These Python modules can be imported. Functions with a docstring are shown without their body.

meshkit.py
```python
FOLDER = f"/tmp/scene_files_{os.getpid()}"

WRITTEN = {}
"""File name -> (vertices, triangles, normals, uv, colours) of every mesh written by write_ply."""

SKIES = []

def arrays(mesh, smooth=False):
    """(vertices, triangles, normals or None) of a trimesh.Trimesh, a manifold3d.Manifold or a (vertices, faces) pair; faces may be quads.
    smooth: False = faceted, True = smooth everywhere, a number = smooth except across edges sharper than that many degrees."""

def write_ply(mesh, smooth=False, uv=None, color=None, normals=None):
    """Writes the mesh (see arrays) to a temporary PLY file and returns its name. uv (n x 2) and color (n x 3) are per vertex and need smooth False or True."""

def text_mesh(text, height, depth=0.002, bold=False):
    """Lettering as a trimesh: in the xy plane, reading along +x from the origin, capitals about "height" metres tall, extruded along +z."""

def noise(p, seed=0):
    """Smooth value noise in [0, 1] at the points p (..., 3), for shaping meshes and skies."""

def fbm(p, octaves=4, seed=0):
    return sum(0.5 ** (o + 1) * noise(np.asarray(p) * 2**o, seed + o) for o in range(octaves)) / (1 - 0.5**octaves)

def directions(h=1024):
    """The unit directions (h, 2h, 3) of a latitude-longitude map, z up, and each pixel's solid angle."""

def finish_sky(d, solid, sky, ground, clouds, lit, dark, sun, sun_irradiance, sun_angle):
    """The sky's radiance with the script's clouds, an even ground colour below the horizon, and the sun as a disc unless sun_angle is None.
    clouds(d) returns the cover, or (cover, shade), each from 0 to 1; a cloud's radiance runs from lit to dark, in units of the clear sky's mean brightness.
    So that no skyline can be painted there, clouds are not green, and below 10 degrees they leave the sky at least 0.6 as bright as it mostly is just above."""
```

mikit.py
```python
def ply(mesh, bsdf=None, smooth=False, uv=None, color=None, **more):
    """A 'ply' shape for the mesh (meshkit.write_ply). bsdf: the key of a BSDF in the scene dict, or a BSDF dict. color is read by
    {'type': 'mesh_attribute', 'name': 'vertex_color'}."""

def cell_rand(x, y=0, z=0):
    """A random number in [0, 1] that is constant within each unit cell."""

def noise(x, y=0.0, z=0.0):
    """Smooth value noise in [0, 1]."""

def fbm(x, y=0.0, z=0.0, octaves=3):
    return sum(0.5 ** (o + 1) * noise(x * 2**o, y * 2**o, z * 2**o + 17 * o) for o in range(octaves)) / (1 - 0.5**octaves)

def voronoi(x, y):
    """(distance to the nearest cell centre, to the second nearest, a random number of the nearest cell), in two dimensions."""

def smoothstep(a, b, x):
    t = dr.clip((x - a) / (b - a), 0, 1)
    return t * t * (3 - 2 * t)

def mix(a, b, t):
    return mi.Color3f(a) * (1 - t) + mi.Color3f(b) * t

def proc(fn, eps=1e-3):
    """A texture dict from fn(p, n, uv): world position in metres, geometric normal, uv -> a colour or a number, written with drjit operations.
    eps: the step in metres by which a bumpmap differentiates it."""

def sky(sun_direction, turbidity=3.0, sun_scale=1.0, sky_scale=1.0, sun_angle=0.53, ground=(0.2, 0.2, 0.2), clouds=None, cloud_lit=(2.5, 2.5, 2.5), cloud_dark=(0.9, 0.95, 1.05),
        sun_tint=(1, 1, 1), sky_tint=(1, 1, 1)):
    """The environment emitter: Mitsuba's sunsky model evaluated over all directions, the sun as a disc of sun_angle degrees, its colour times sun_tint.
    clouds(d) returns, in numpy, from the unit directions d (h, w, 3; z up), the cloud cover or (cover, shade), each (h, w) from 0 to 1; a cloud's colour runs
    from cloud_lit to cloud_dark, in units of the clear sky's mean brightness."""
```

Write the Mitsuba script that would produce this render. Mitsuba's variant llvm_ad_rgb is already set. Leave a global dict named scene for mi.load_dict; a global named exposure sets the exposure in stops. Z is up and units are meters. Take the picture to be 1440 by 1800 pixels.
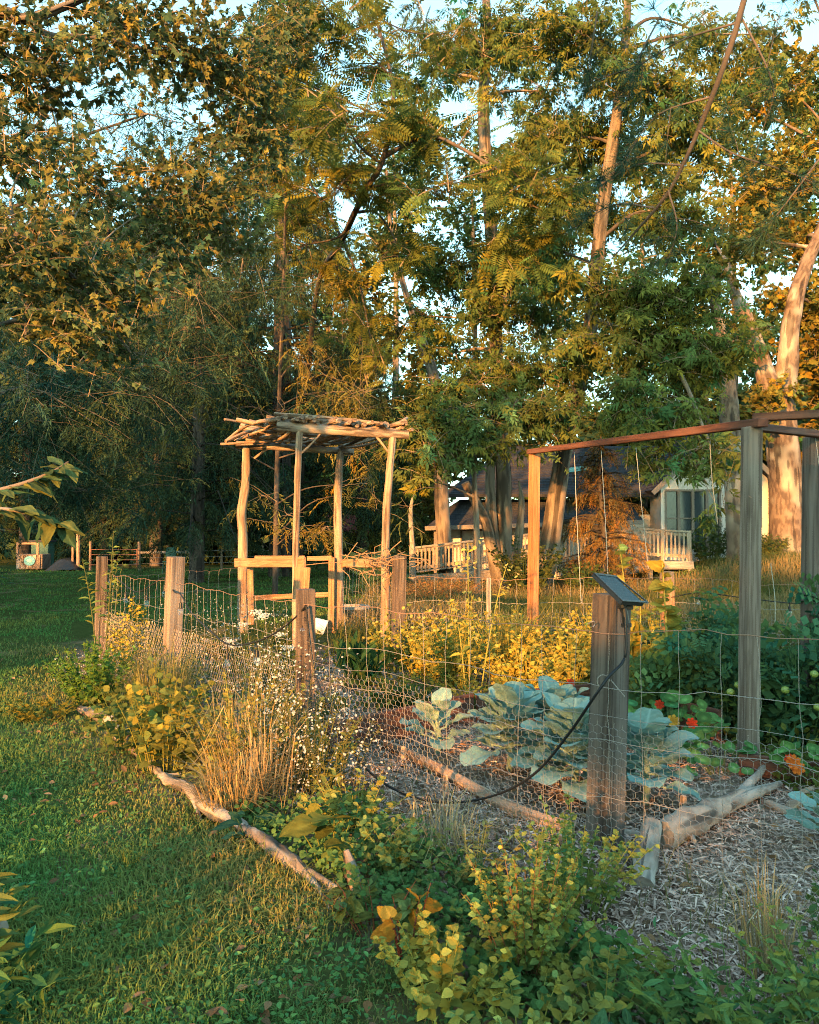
import math
import numpy as np
import mitsuba as mi
import drjit as dr
import mikit, meshkit
from mikit import proc, noise, fbm, voronoi, smoothstep, mix, cell_rand

T = mi.ScalarTransform4f
scene, labels = {}, {}
PI = math.pi
rng = np.random.default_rng(11)

# ------------------------------------------------------------------ camera, sky, exposure
EYE = 1.5
FPX, CX, CY = 1386.0, 720.0, 900.0          # focal length and centre in pixels of the photograph
PITCH = math.atan2(40.0, FPX)
cam_f = np.array([0, math.cos(PITCH), math.sin(PITCH)])
cam_u = np.array([0, -math.sin(PITCH), math.cos(PITCH)])
scene['camera'] = {'type': 'perspective', 'fov': 2 * math.degrees(math.atan(CX / FPX)), 'fov_axis': 'x', 'near_clip': 0.05, 'far_clip': 600.0,
                   'to_world': T().look_at(origin=[0, 0, EYE], target=[0, float(cam_f[1]), EYE + float(cam_f[2])], up=[0, 0, 1])}
SUN_AZ, SUN_EL = math.radians(24), math.radians(9)
sun_dir = [-math.sin(SUN_AZ) * math.cos(SUN_EL), -math.cos(SUN_AZ) * math.cos(SUN_EL), math.sin(SUN_EL)]
scene['sky_light'] = mikit.sky(sun_dir, turbidity=3, sun_scale=0.52, sky_scale=1.0, sun_angle=1.2, sun_tint=(1.0, 0.77, 0.62), sky_tint=(0.66, 0.97, 0.95), ground=(0.1, 0.1, 0.06),
                                 clouds=lambda d: 0.2 + 0 * d[..., 2], cloud_lit=(1.15, 1.7, 1.8))
exposure = 5.2

# ------------------------------------------------------------------ pixels to places
def ray(px, py):
    return cam_f + np.array([1, 0, 0]) * (px - CX) / FPX + cam_u * (CY - py) / FPX
def at(px, py, D):
    d = ray(px, py)
    return np.array([0, 0, EYE]) + d * (D / d[1])
def S(t):
    t = np.clip(t, 0, 1)
    return t * t * (3 - 2 * t)
def gz(x, y):
    x, y = np.asarray(x, float), np.asarray(y, float)
    rise = 0.75 * S((x - 6.5) / 4) * S((y - 13) / 9)
    b = meshkit.fbm(np.stack([x * 0.9, y * 0.9, 0 * x], -1), 3, 5) - 0.5
    return rise + 0.07 * b * S((np.hypot(x, y)) / 3)
def on(x, y, dz=0.0):
    return np.array([x, y, float(gz(x, y)) + dz])
def gp(px, py, dz=0.0):
    d = ray(px, py)
    p = np.array([0, 0, EYE]) + d * (-EYE / d[2])
    return on(p[0], p[1], dz)

# ------------------------------------------------------------------ names
def new(name):
    k, i = name, 0
    while k in labels or k in scene or any(q.startswith(k + '__') for q in scene):
        i += 1
        k = f'{name}_{i:03d}'
    return k
_count = {}
def child(parent, name):
    full = f'{parent}__{name}'
    i = _count.get(full, 0)
    _count[full] = i + 1
    return full if i == 0 else f'{full}_{i:03d}'
def thing(name, label, cat, group=None, kind=None):
    key = new(name)
    labels[key] = {'label': label, 'category': cat}
    if group: labels[key]['group'] = group
    if kind: labels[key]['kind'] = kind
    return key
def put(key, mesh, mat, smooth=False):
    v, f = mesh[0], mesh[1]
    uv = mesh[2] if len(mesh) > 2 else None
    col = mesh[3] if len(mesh) > 3 else None
    scene[key] = mikit.ply((v, f), mat, smooth=smooth, uv=uv, color=col)
    return key
def part(parent, name, mesh, mat, smooth=False, kind=None, label=None):
    key = child(parent, name)
    put(key, mesh, mat, smooth)
    if kind or label:
        labels[key] = {}
        if kind: labels[key]['kind'] = kind
        if label: labels[key]['label'] = label
    return key

# ------------------------------------------------------------------ mesh helpers: a mesh is (verts, tris, uv or None, colour or None)
def join(ms):
    ms = [m for m in ms if m is not None and len(m[0])]
    off, fs = 0, []
    for m in ms:
        fs.append(np.asarray(m[1]) + off)
        off += len(m[0])
    def col(i):
        if all(len(m) > i and m[i] is not None for m in ms): return np.vstack([m[i] for m in ms])
        return None
    return np.vstack([m[0] for m in ms]), np.vstack(fs), col(2), col(3)
def nrmz(a):
    a = np.asarray(a, float)
    return a / np.maximum(np.linalg.norm(a, axis=-1, keepdims=True), 1e-9)
def spline(pts, n):
    p = np.asarray(pts, float)
    if len(p) == 2:
        t = np.linspace(0, 1, n)[:, None]
        return p[0] * (1 - t) + p[1] * t
    q = np.vstack([2 * p[0] - p[1], p, 2 * p[-1] - p[-2]])
    out = []
    for t in np.linspace(0, len(p) - 1 - 1e-9, n):
        i = int(t); u = t - i
        a, b, c, d = q[i], q[i + 1], q[i + 2], q[i + 3]
        out.append(0.5 * (2 * b + (c - a) * u + (2 * a - 5 * b + 4 * c - d) * u * u + (3 * b - a - 3 * c + d) * u ** 3))
    return np.array(out)
def tubes(P, R, sides=4):
    """n tubes at once: P (n,k,3), R (n,k)."""
    P = np.asarray(P, float); R = np.asarray(R, float)
    n, k, _ = P.shape
    t = nrmz(np.gradient(P, axis=1))
    a = np.cross(t, np.where(np.abs(t[..., 2:]) < 0.9, [0, 0, 1.0], [1.0, 0, 0]))
    a = nrmz(a); b = np.cross(t, a)
    ang = np.arange(sides) * 2 * PI / sides
    v = P[:, :, None] + R[:, :, None, None] * (np.cos(ang)[None, None, :, None] * a[:, :, None] + np.sin(ang)[None, None, :, None] * b[:, :, None])
    i, j = np.meshgrid(np.arange(k - 1), np.arange(sides), indexing='ij')
    q = np.stack([i * sides + j, i * sides + (j + 1) % sides, (i + 1) * sides + (j + 1) % sides, (i + 1) * sides + j], -1).reshape(-1, 4)
    f = np.vstack([q[:, [0, 1, 2]], q[:, [0, 2, 3]]])
    F = (f[None] + (np.arange(n) * k * sides)[:, None, None]).reshape(-1, 3)
    return v.reshape(-1, 3), F
def log(pts, radii, sides=12, n=None, bump=0.08, seed=0, knots=0.0, caps=True):
    """A trunk, limb or pole: round, uneven, with uv in metres (around, along)."""
    n = n or max(6, len(pts) * 5)
    p = spline(pts, n)
    r = np.interp(np.linspace(0, 1, n), np.linspace(0, 1, len(radii)), radii)
    t = nrmz(np.gradient(p, axis=0))
    ref = np.array([0, 1.0, 0.02]) if abs(t[:, 1]).mean() < 0.8 else np.array([0, 0, 1.0])
    a = nrmz(np.cross(np.cross(t, ref), t)); b = np.cross(t, a)
    ang = np.linspace(0, 2 * PI, sides + 1)
    ring = np.cos(ang)[None, :, None] * a[:, None] + np.sin(ang)[None, :, None] * b[:, None]
    L = np.concatenate([[0], np.cumsum(np.linalg.norm(np.diff(p, axis=0), axis=1))])
    rm = max(r.mean(), 1e-3)
    q = np.stack([np.broadcast_to(np.cos(ang)[None] * 1.3, (n, sides + 1)), np.broadcast_to(np.sin(ang)[None] * 1.3, (n, sides + 1)), np.broadcast_to((L / rm * 0.35)[:, None], (n, sides + 1))], -1)
    d = 1 + bump * 2 * (meshkit.fbm(q + seed * 7.3, 3, seed) - 0.5)
    if knots: d = d + knots * np.maximum(0, meshkit.noise(q * [1, 1, 0.7] + 31.7 + seed, seed + 3) - 0.72) * 3.2
    v = p[:, None] + (r[:, None] * d)[..., None] * ring
    uv = np.stack([np.broadcast_to((ang * rm)[None], (n, sides + 1)), np.broadcast_to(L[:, None], (n, sides + 1))], -1) + [seed * 1.7 % 5, seed * 3.1 % 7]
    i, j = np.meshgrid(np.arange(n - 1), np.arange(sides), indexing='ij')
    w = sides + 1
    Q = np.stack([i * w + j, (i + 1) * w + j, (i + 1) * w + j + 1, i * w + j + 1], -1).reshape(-1, 4)
    f = np.vstack([Q[:, [0, 2, 1]], Q[:, [0, 3, 2]]])
    v, uv = v.reshape(-1, 3), uv.reshape(-1, 2)
    # outward?
    c = v[f[0]].mean(0) - p[0]
    if np.dot(np.cross(v[f[0][1]] - v[f[0][0]], v[f[0][2]] - v[f[0][0]]), c) < 0: f = f[:, ::-1]
    if caps:
        m = len(v)
        ends, ce, fe = [], [], []
        for e, s in ((0, -1), (n - 1, 1)):
            rim = v[e * w:e * w + sides]
            k0 = m + sum(len(x) for x in ends)
            ends.append(np.vstack([rim, p[e][None] + t[e] * s * r[e] * 0.08]))
            ce.append(np.vstack([np.stack([np.cos(ang[:-1]), np.sin(ang[:-1])], -1) * r[e], [[0, 0]]]) + 20)
            for jj in range(sides):
                tri = [k0 + jj, k0 + (jj + 1) % sides, k0 + sides]
                allv = np.vstack([v] + ends)
                if np.dot(np.cross(allv[tri[1]] - allv[tri[0]], allv[tri[2]] - allv[tri[0]]), t[e] * s) < 0: tri = tri[::-1]
                fe.append(tri)
        v = np.vstack([v] + ends); uv = np.vstack([uv] + ce); f = np.vstack([f, fe])
    return v, f, uv, None
# bevelled board template
import trimesh
def _bev():
    pts = []
    for sx in (-1, 1):
        for sy in (-1, 1):
            for sz in (-1, 1):
                for k in range(3): pts.append((sx, sy, sz, k))
    def place(h, b):
        out = []
        for sx, sy, sz, k in pts:
            e = [h[0], h[1], h[2]]
            e[(k + 1) % 3] -= b; e[(k + 2) % 3] -= b
            out.append([sx * e[0], sy * e[1], sz * e[2]])
        return np.array(out)
    v = place([1, 0.9, 0.8], 0.1)
    hull = trimesh.convex.convex_hull(v)
    idx = np.array([np.argmin(((v - x) ** 2).sum(1)) for x in hull.vertices])
    return place, idx[hull.faces]
_place, _bevf = _bev()
def board(p0, p1, w, t, up=(0, 0, 1), bev=0.004, seed=None):
    """A board from p0 to p1, w wide (along cross of its length and up, turned to up), t thick. w lies along 'up', t across."""
    p0, p1 = np.asarray(p0, float), np.asarray(p1, float)
    d = p1 - p0; L = np.linalg.norm(d); x = d / L
    up = np.asarray(up, float)
    y = nrmz(up - x * np.dot(up, x)); z = np.cross(x, y)
    v = _place([L / 2, w / 2, t / 2], min(bev, w / 5, t / 5))
    s = rng.uniform(0, 50) if seed is None else seed
    uv = np.stack([v[:, 1] + v[:, 2] + s, v[:, 0] + s * 1.37], -1)
    out = (p0 + p1) / 2 + v[:, :1] * x + v[:, 1:2] * y + v[:, 2:3] * z
    return out, _bevf.copy(), uv, None
def sheet(P):
    """A grid (n,m,3) of points as a mesh with uv = metres roughly."""
    n, m, _ = P.shape
    i, j = np.meshgrid(np.arange(n - 1), np.arange(m - 1), indexing='ij')
    a = i * m + j
    f = np.vstack([np.stack([a, a + 1, a + m + 1], -1).reshape(-1, 3), np.stack([a, a + m + 1, a + m], -1).reshape(-1, 3)])
    return P.reshape(-1, 3), f

# ------------------------------------------------------------------ leaf templates: length along y, width x, normal z
def mirror_leaf(w=0.27, fold=0.06, droop=0.12):
    v = np.array([[0, 0, 0], [0, .5, -fold * .3], [0, 1, -droop], [-w * .85, .28, fold], [-w, .52, fold * .9], [-w * .55, .8, -droop * .3],
                  [w * .85, .28, fold], [w, .52, fold * .9], [w * .55, .8, -droop * .3]])
    f = [[0, 1, 3], [3, 1, 4], [4, 1, 5], [5, 1, 2], [1, 0, 6], [1, 6, 7], [1, 7, 8], [1, 8, 2]]
    return v, np.array(f)
def lite_leaf(w=0.28, fold=0.05, droop=0.1):
    v = np.array([[0, 0, 0], [0, 1, -droop], [-w, .45, fold], [w, .45, fold], [0, .5, -.02]])
    return v, np.array([[0, 4, 2], [2, 4, 1], [4, 0, 3], [4, 3, 1]])
def maple_leaf(seed=0, wd=1.0, curl=.12):
    o = [(0, 0), (-.2, .02), (-.42, -.02), (-.34, .2), (-.55, .42), (-.27, .46), (-.16, .62), (0, 1), (.16, .62), (.27, .46), (.55, .42), (.34, .2), (.42, -.02), (.2, .02)]
    o = [(0, 0), (-.36, 0), (-.5, .40), (-.2, .5), (0, 1), (.2, .5), (.5, .40), (.36, 0)]
    r = np.random.default_rng(seed)
    v = np.array([(x * wd * r.uniform(.8, 1.15), y * r.uniform(.9, 1.05), curl * abs(x) - .25 * max(y - .3, 0) * r.uniform(.3, 1.5) + r.normal(0, .05)) for x, y in o] + [(0, .3, -.04)])
    n = len(o)
    return v, np.array([[n, (i + 1) % n, i] for i in range(n)])
def compound(angles, lens, base):
    vs, fs, o = [], [], 0
    for a, l in zip(angles, lens):
        v, f = base
        c, s = math.cos(a), math.sin(a)
        p = v * l
        p = np.stack([p[:, 0] * c + p[:, 1] * s, -p[:, 0] * s + p[:, 1] * c, p[:, 2] - 0.42 * (p[:, 0] ** 2 + p[:, 1] ** 2)], -1)
        vs.append(p); fs.append(f + o); o += len(v)
    return np.vstack(vs), np.vstack(fs)
def palm_variant(seed):
    r = np.random.default_rng(seed); pairs = r.choice([2, 2, 3]); vs, fs, o = [], [], 0
    spots = [(0.0, 1.0, 1.0)] + [(sd * r.uniform(.7, 1.25), (.35 + .6 * k / pairs), r.uniform(.75, 1.05)) for k in range(pairs) for sd in (-1, 1)]
    for a, y0, l in spots:
        y0 = y0 if a else .82
        v, f = lite_leaf(r.uniform(.17, .24), r.uniform(.0, .08), r.uniform(.05, .3))
        p = v * l * r.uniform(.46, .58); dr_ = r.uniform(.5, 1.4)
        c, q = math.cos(a), math.sin(a)
        p = np.stack([p[:, 0] * c + p[:, 1] * q, -p[:, 0] * q + p[:, 1] * c + y0, p[:, 2] - dr_ * p[:, 1] ** 2 - .22 * y0 * y0], -1)
        vs.append(p); fs.append(f + o); o += len(v)
    vs.append(np.array([[-.008, 0, 0], [.008, 0, 0], [0, .85, -.16]])); fs.append(np.array([[0, 1, 2]]) + o)
    return np.vstack(vs), np.vstack(fs)
def fine_leaf(seed, wid=.38, heart=True):
    """a large leaf with pale veins, blotches, a curled rim and a nibbled edge"""
    r = np.random.default_rng(seed); u, v = np.meshgrid(np.linspace(-1, 1, 11), np.linspace(0, 1, 12))
    wd = wid * (np.sin(PI * np.clip(v * .97 + .03, 0, 1) ** (.62 if heart else .85)) ** .8)
    nz = lambda k, q: meshkit.noise(np.stack([u * k + seed * 3.1, v * k * 1.5, 0 * u + q], -1), seed)
    e = 1 - .16 * np.maximum(0, nz(3, 1) - .62) * 3 * np.abs(u) ** 4 + .05 * np.sin(v * 40) * np.abs(u) ** 6
    x = u * wd * e; y = v - (.10 * np.abs(u) ** 2 * (1 - v) ** 3 if heart else 0)
    z = .26 * np.abs(u) ** 1.4 * wd * r.uniform(-.5, 1.4) - r.uniform(.1, .4) * v ** 2 + .07 * (nz(2.5, 2) - .5) + .03 * np.abs(u) ** 2 * np.sin(v * 9 + seed)
    vein = np.exp(-(u * wd / .018) ** 2) + .55 * np.exp(-((((v * 5.0 - np.abs(u) * 1.4) % 1) - .5) / .13) ** 2) * (np.abs(u) < .9)
    tc = .82 + .32 * np.clip(vein, 0, 1) + .35 * (nz(2.2, 5) - .5) - .5 * np.maximum(0, nz(6, 9) - .78) * 3
    vv, ff = sheet(np.stack([x, y, z], -1))
    return vv, ff, np.clip(tc, .25, 1.4).reshape(-1)
def palmate(n=5):
    return compound(np.linspace(-1.7, 1.7, n), [.62, .88, 1, .88, .62] if n == 5 else [.5, .75, .92, 1, .92, .75, .5], mirror_leaf(.185, .05, .2))
def pinnate(pairs=8, w=.17, ll=.30):
    vs, fs, o = [], [], 0
    for k in range(pairs):
        y = .12 + .82 * k / (pairs - 1)
        sc = ll * (0.7 + .6 * math.sin(PI * (k + 1.2) / (pairs + 1))) * .8
        for s in (-1, 1):
            a = s * (1.15 - .25 * k / pairs)
            d = np.array([math.sin(a), math.cos(a) * .6, -.28]); side = np.array([math.cos(a), -math.sin(a), 0])
            c = np.array([0, y, -.18 * y * y])
            v = np.array([c, c + d * sc * .5 + side * w * sc, c + d * sc, c + d * sc * .5 - side * w * sc])
            vs.append(v); fs.append(np.array([[0, 1, 2], [0, 2, 3]]) + o); o += 4
    c0 = np.array([[-.008, 0, 0], [.008, 0, 0], [0, .55, -.055], [0, 1, -.18]])
    vs.append(c0); fs.append(np.array([[0, 1, 2], [0, 2, 3]]) + o)
    return np.vstack(vs), np.vstack(fs)
def needle_spray(pairs=8, seed=1, l=.3, w=.018, curve=.5):
    r = np.random.default_rng(seed)
    vs, fs, o = [], [], 0
    for k in range(pairs):
        y = .04 + .96 * k / pairs
        c = np.array([0, y, -curve * y * y])
        for s in (-1, 1):
            a = s * r.uniform(.35, .95); L = l * r.uniform(.6, 1.1) * (1.1 - .5 * y)
            e = c + np.array([math.sin(a) * L, math.cos(a) * L * .9, -L * r.uniform(.1, .8)])
            side = np.array([w, 0, w * .5]) if k % 2 else np.array([0, w, w])
            m = (c + e) / 2 + np.array([0, 0, .02])
            vs.append(np.array([c, m + side, e, m - side])); fs.append(np.array([[0, 1, 2], [0, 2, 3]]) + o); o += 4
    return np.vstack(vs), np.vstack(fs)
def needle_tuft(n=48, seed=2, w=.012):
    r = np.random.default_rng(seed)
    d = nrmz(r.normal(size=(n, 3)) * [.75, .7, .75] + [0, .75, 0])
    s = nrmz(np.cross(d, r.normal(size=(n, 3)))) * w
    o = r.uniform(0, .15, (n, 1)) * [0, 1, 0]
    v = np.stack([o - s * .6, o + s * .6, d * r.uniform(.75, 1, (n, 1)) + o], 1).reshape(-1, 3)
    return v, np.arange(n * 3).reshape(-1, 3)
def round_leaf(n=10, cup=.12):
    a = np.arange(n) * 2 * PI / n
    rim = np.stack([np.cos(a) * .5, np.sin(a) * .5, cup * (0.6 + .4 * np.cos(3 * a)) * np.ones(n)], -1)
    mid = np.stack([np.cos(a) * .27, np.sin(a) * .27, .25 * cup * np.ones(n)], -1)
    v = np.vstack([rim, mid, [[0, 0, 0]]])
    f = []
    for i in range(n):
        j = (i + 1) % n
        f += [[i, j, n + j], [i, n + j, n + i], [n + i, n + j, 2 * n]]
    return v, np.array(f)
def petals(n=7, cup=.25):
    vs, fs, o = [], [], 0
    for k in range(n):
        a = 2 * PI * k / n; c, s = math.cos(a), math.sin(a)
        p = np.array([[0, 0, 0], [.5, -.19, cup * .5], [.62, 0, cup], [.5, .19, cup * .5]])
        vs.append(np.stack([p[:, 0] * c - p[:, 1] * s, p[:, 0] * s + p[:, 1] * c, p[:, 2]], -1))
        fs.append(np.array([[0, 1, 2], [0, 2, 3]]) + o); o += 4
    return np.vstack(vs), np.vstack(fs)
L_OVATE, L_LITE, L_NARROW, L_MAPLE = mirror_leaf(), lite_leaf(), mirror_leaf(.13, .04, .22), maple_leaf()
L_DIAM = (np.array([[0, 0, 0], [-.3, .5, .05], [0, 1, -.12], [.3, .5, .05]]), np.array([[0, 2, 1], [0, 3, 2]]))
L_HEART = mirror_leaf(.42, .07, .16)
L_PALM, L_PINN, L_SPRAY, L_TUFT, L_ROUND, L_PETAL = palmate(), pinnate(), needle_spray(), needle_tuft(), round_leaf(), petals()
L_PALMS = [palm_variant(i) for i in range(9)]
L_MAPLES = [maple_leaf(i, .75 + .12 * (i % 4), (.05, .2, -.1, .3)[i % 4]) for i in range(8)]
FINE_H = [fine_leaf(i, .40) for i in range(6)]
FINE_L = [fine_leaf(20 + i, .21, False) for i in range(5)]
L_TOMATO = pinnate(3, .34, .52)
L_SERR = mirror_leaf(.34, .09, .2)

def scatter(tpl, pos, fwd, nrm, size, col, tcol=None):
    v, f = tpl[0], tpl[1]
    if len(tpl) > 2: tcol = tpl[2]
    fwd = nrmz(fwd); side = nrmz(np.cross(fwd, nrm)); nrm = np.cross(side, fwd)
    size = np.broadcast_to(np.asarray(size, float), (len(pos),))[:, None, None]
    V = pos[:, None] + size * (v[None, :, :1] * side[:, None] + v[None, :, 1:2] * fwd[:, None] + v[None, :, 2:] * nrm[:, None])
    C = np.repeat(np.asarray(col)[:, None], len(v), 1)
    if tcol is not None: C = C * tcol[None, :, None]
    n = len(pos)
    F = (f[None] + (np.arange(n) * len(v))[:, None, None]).reshape(-1, 3)
    return V.reshape(-1, 3), F, None, np.clip(C.reshape(-1, 3), 0, 1)
def vary(n, base, dv=.25, hue=.18, r=None):
    """n leaf colours about base: lighter or darker, yellower or bluer."""
    r = r or rng
    base = np.asarray(base, float)
    k = np.exp(r.normal(0, dv, (n, 1))); h = r.normal(0, hue, (n, 1))
    return np.clip(base * k * np.concatenate([1 + h * 1.2, 1 + h * .2, 1 - h * .8], 1), .004, .9)
def rdir(n, r=None):
    return nrmz((r or rng).normal(size=(n, 3)))

# ------------------------------------------------------------------ materials
def vcol(): return {'type': 'mesh_attribute', 'name': 'vertex_color'}
scene['mat_leaf'] = {'type': 'principledthin', 'base_color': vcol(), 'roughness': .5, 'diff_trans': .75, 'eta': 1.4}
scene['mat_blade'] = {'type': 'principledthin', 'base_color': vcol(), 'roughness': .6, 'diff_trans': .6, 'eta': 1.35}
scene['mat_needle'] = {'type': 'twosided', 'bsdf': {'type': 'diffuse', 'reflectance': vcol()}}
scene['mat_twig'] = {'type': 'diffuse', 'reflectance': {'type': 'rgb', 'value': [.22, .16, .115]}}
scene['mat_petal'] = {'type': 'principledthin', 'base_color': vcol(), 'roughness': .7, 'diff_trans': .8, 'eta': 1.3}
def wood(name, c1, c2, c3, gx=90, gy=5, crack=.6, rough=.8, bump=.002, spots=.3):
    def col(p, n, uv):
        g = fbm(uv.x * gx, uv.y * gy, 3.0, 3)
        big = fbm(uv.x * gx * .18, uv.y * gy * .35, 9.0, 2)
        c = mix(c1, c2, smoothstep(.3, .7, g))
        c = mix(c, c3, smoothstep(.45, .8, big) * spots * 2)
        k = smoothstep(.62, .72, fbm(uv.x * gx * .6, uv.y * gy * .22, 21.0, 2)) * crack
        return c * (1 - .75 * k)
    def hgt(p, n, uv):
        return fbm(uv.x * gx, uv.y * gy, 3.0, 3) - .8 * smoothstep(.6, .74, fbm(uv.x * gx * .6, uv.y * gy * .22, 21.0, 2))
    scene[name] = {'type': 'bumpmap', 'tex': proc(hgt, .002), 'scale': bump, 'bsdf': {'type': 'principled', 'base_color': proc(col), 'roughness': rough, 'specular': .25}}
wood('mat_post', [.115, .083, .064], [.06, .042, .034], [.165, .135, .115], bump=.004)
wood('mat_grey_wood', [.34, .29, .24], [.21, .17, .14], [.42, .38, .34])
wood('mat_cedar', [.37, .19, .095], [.26, .12, .055], [.42, .25, .15], crack=.35)
wood('mat_stain', [.13, .052, .032], [.075, .032, .022], [.17, .08, .05], crack=.4)
wood('mat_pole', [.34, .22, .145], [.19, .12, .08], [.42, .31, .22], gx=50, gy=5, crack=.8, bump=.005)
wood('mat_log', [.27, .20, .155], [.11, .08, .06], [.38, .31, .25], gx=38, gy=8, crack=.9, bump=.008, spots=.5)
wood('mat_bark', [.215, .16, .115], [.075, .055, .042], [.28, .22, .17], gx=16, gy=2.0, crack=.8, bump=.02)
wood('mat_bark_dark', [.10, .075, .06], [.045, .035, .03], [.13, .10, .085], gx=18, gy=4, crack=.8, bump=.015)
wood('mat_bark_pale', [.175, .12, .085], [.095, .062, .045], [.24, .19, .145], gx=13, gy=6.0, crack=.75, bump=.02, spots=.8)
wood('mat_deck', [.37, .28, .20], [.27, .20, .14], [.43, .35, .27])
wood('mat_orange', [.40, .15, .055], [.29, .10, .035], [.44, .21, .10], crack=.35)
wood('mat_worn', [.20, .15, .118], [.12, .085, .065], [.26, .21, .17], crack=.5)
wood('mat_drift', [.27, .225, .185], [.13, .10, .08], [.38, .33, .28], gx=30, gy=9, crack=.8, bump=.008)
def diffuse(name, rgb, rough=.7, spec=.3, metal=0.0):
    scene[name] = {'type': 'principled', 'base_color': {'type': 'rgb', 'value': list(rgb)}, 'roughness': rough, 'specular': spec, 'metallic': metal}
diffuse('mat_wire', (.33, .29, .26), .5, .5, .5)
diffuse('mat_rust_wire', (.30, .17, .11), .6, .4, .3)
diffuse('mat_black', (.012, .012, .013), .4)
diffuse('mat_frame_black', (.02, .022, .024), .35)
diffuse('mat_string', (.45, .42, .36), .9)
diffuse('mat_cream', (.62, .58, .50), .7)
diffuse('mat_red', (.17, .03, .025), .8)
diffuse('mat_green_paint', (.05, .13, .10), .6)
diffuse('mat_rust', (.24, .09, .05), .6)
diffuse('mat_white', (.74, .73, .70), .6)
diffuse('mat_trim', (.20, .16, .13), .7)
diffuse('mat_teal', (.18, .42, .42), .5)
diffuse('mat_sign_blue', (.10, .34, .42), .6)
diffuse('mat_glass', (.035, .05, .06), .12, .6)
scene['mat_bulb'] = {'type': 'thindielectric'}
def cell_fn(p, n, uv):
    k = smoothstep(.46, .49, dr.abs(uv.x * 18 - dr.floor(uv.x * 18) - .5)) + smoothstep(.46, .49, dr.abs(uv.y * 9 - dr.floor(uv.y * 9) - .5))
    return mix([.012, .028, .036], [.05, .075, .085], dr.clip(k, 0, 1) * .5)
scene['mat_cell'] = {'type': 'principled', 'base_color': proc(cell_fn), 'roughness': .45, 'specular': .2}
def stucco(p, n, uv):
    g = fbm(p.x * 3, p.y * 3, p.z * 3, 4)
    return mix([.60, .52, .46], [.72, .64, .57], g)
scene['mat_stucco'] = {'type': 'bumpmap', 'tex': proc(lambda p, n, uv: fbm(p.x * 30, p.y * 30, p.z * 30, 3), .004), 'scale': .012,
                       'bsdf': {'type': 'diffuse', 'reflectance': proc(stucco)}}
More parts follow.
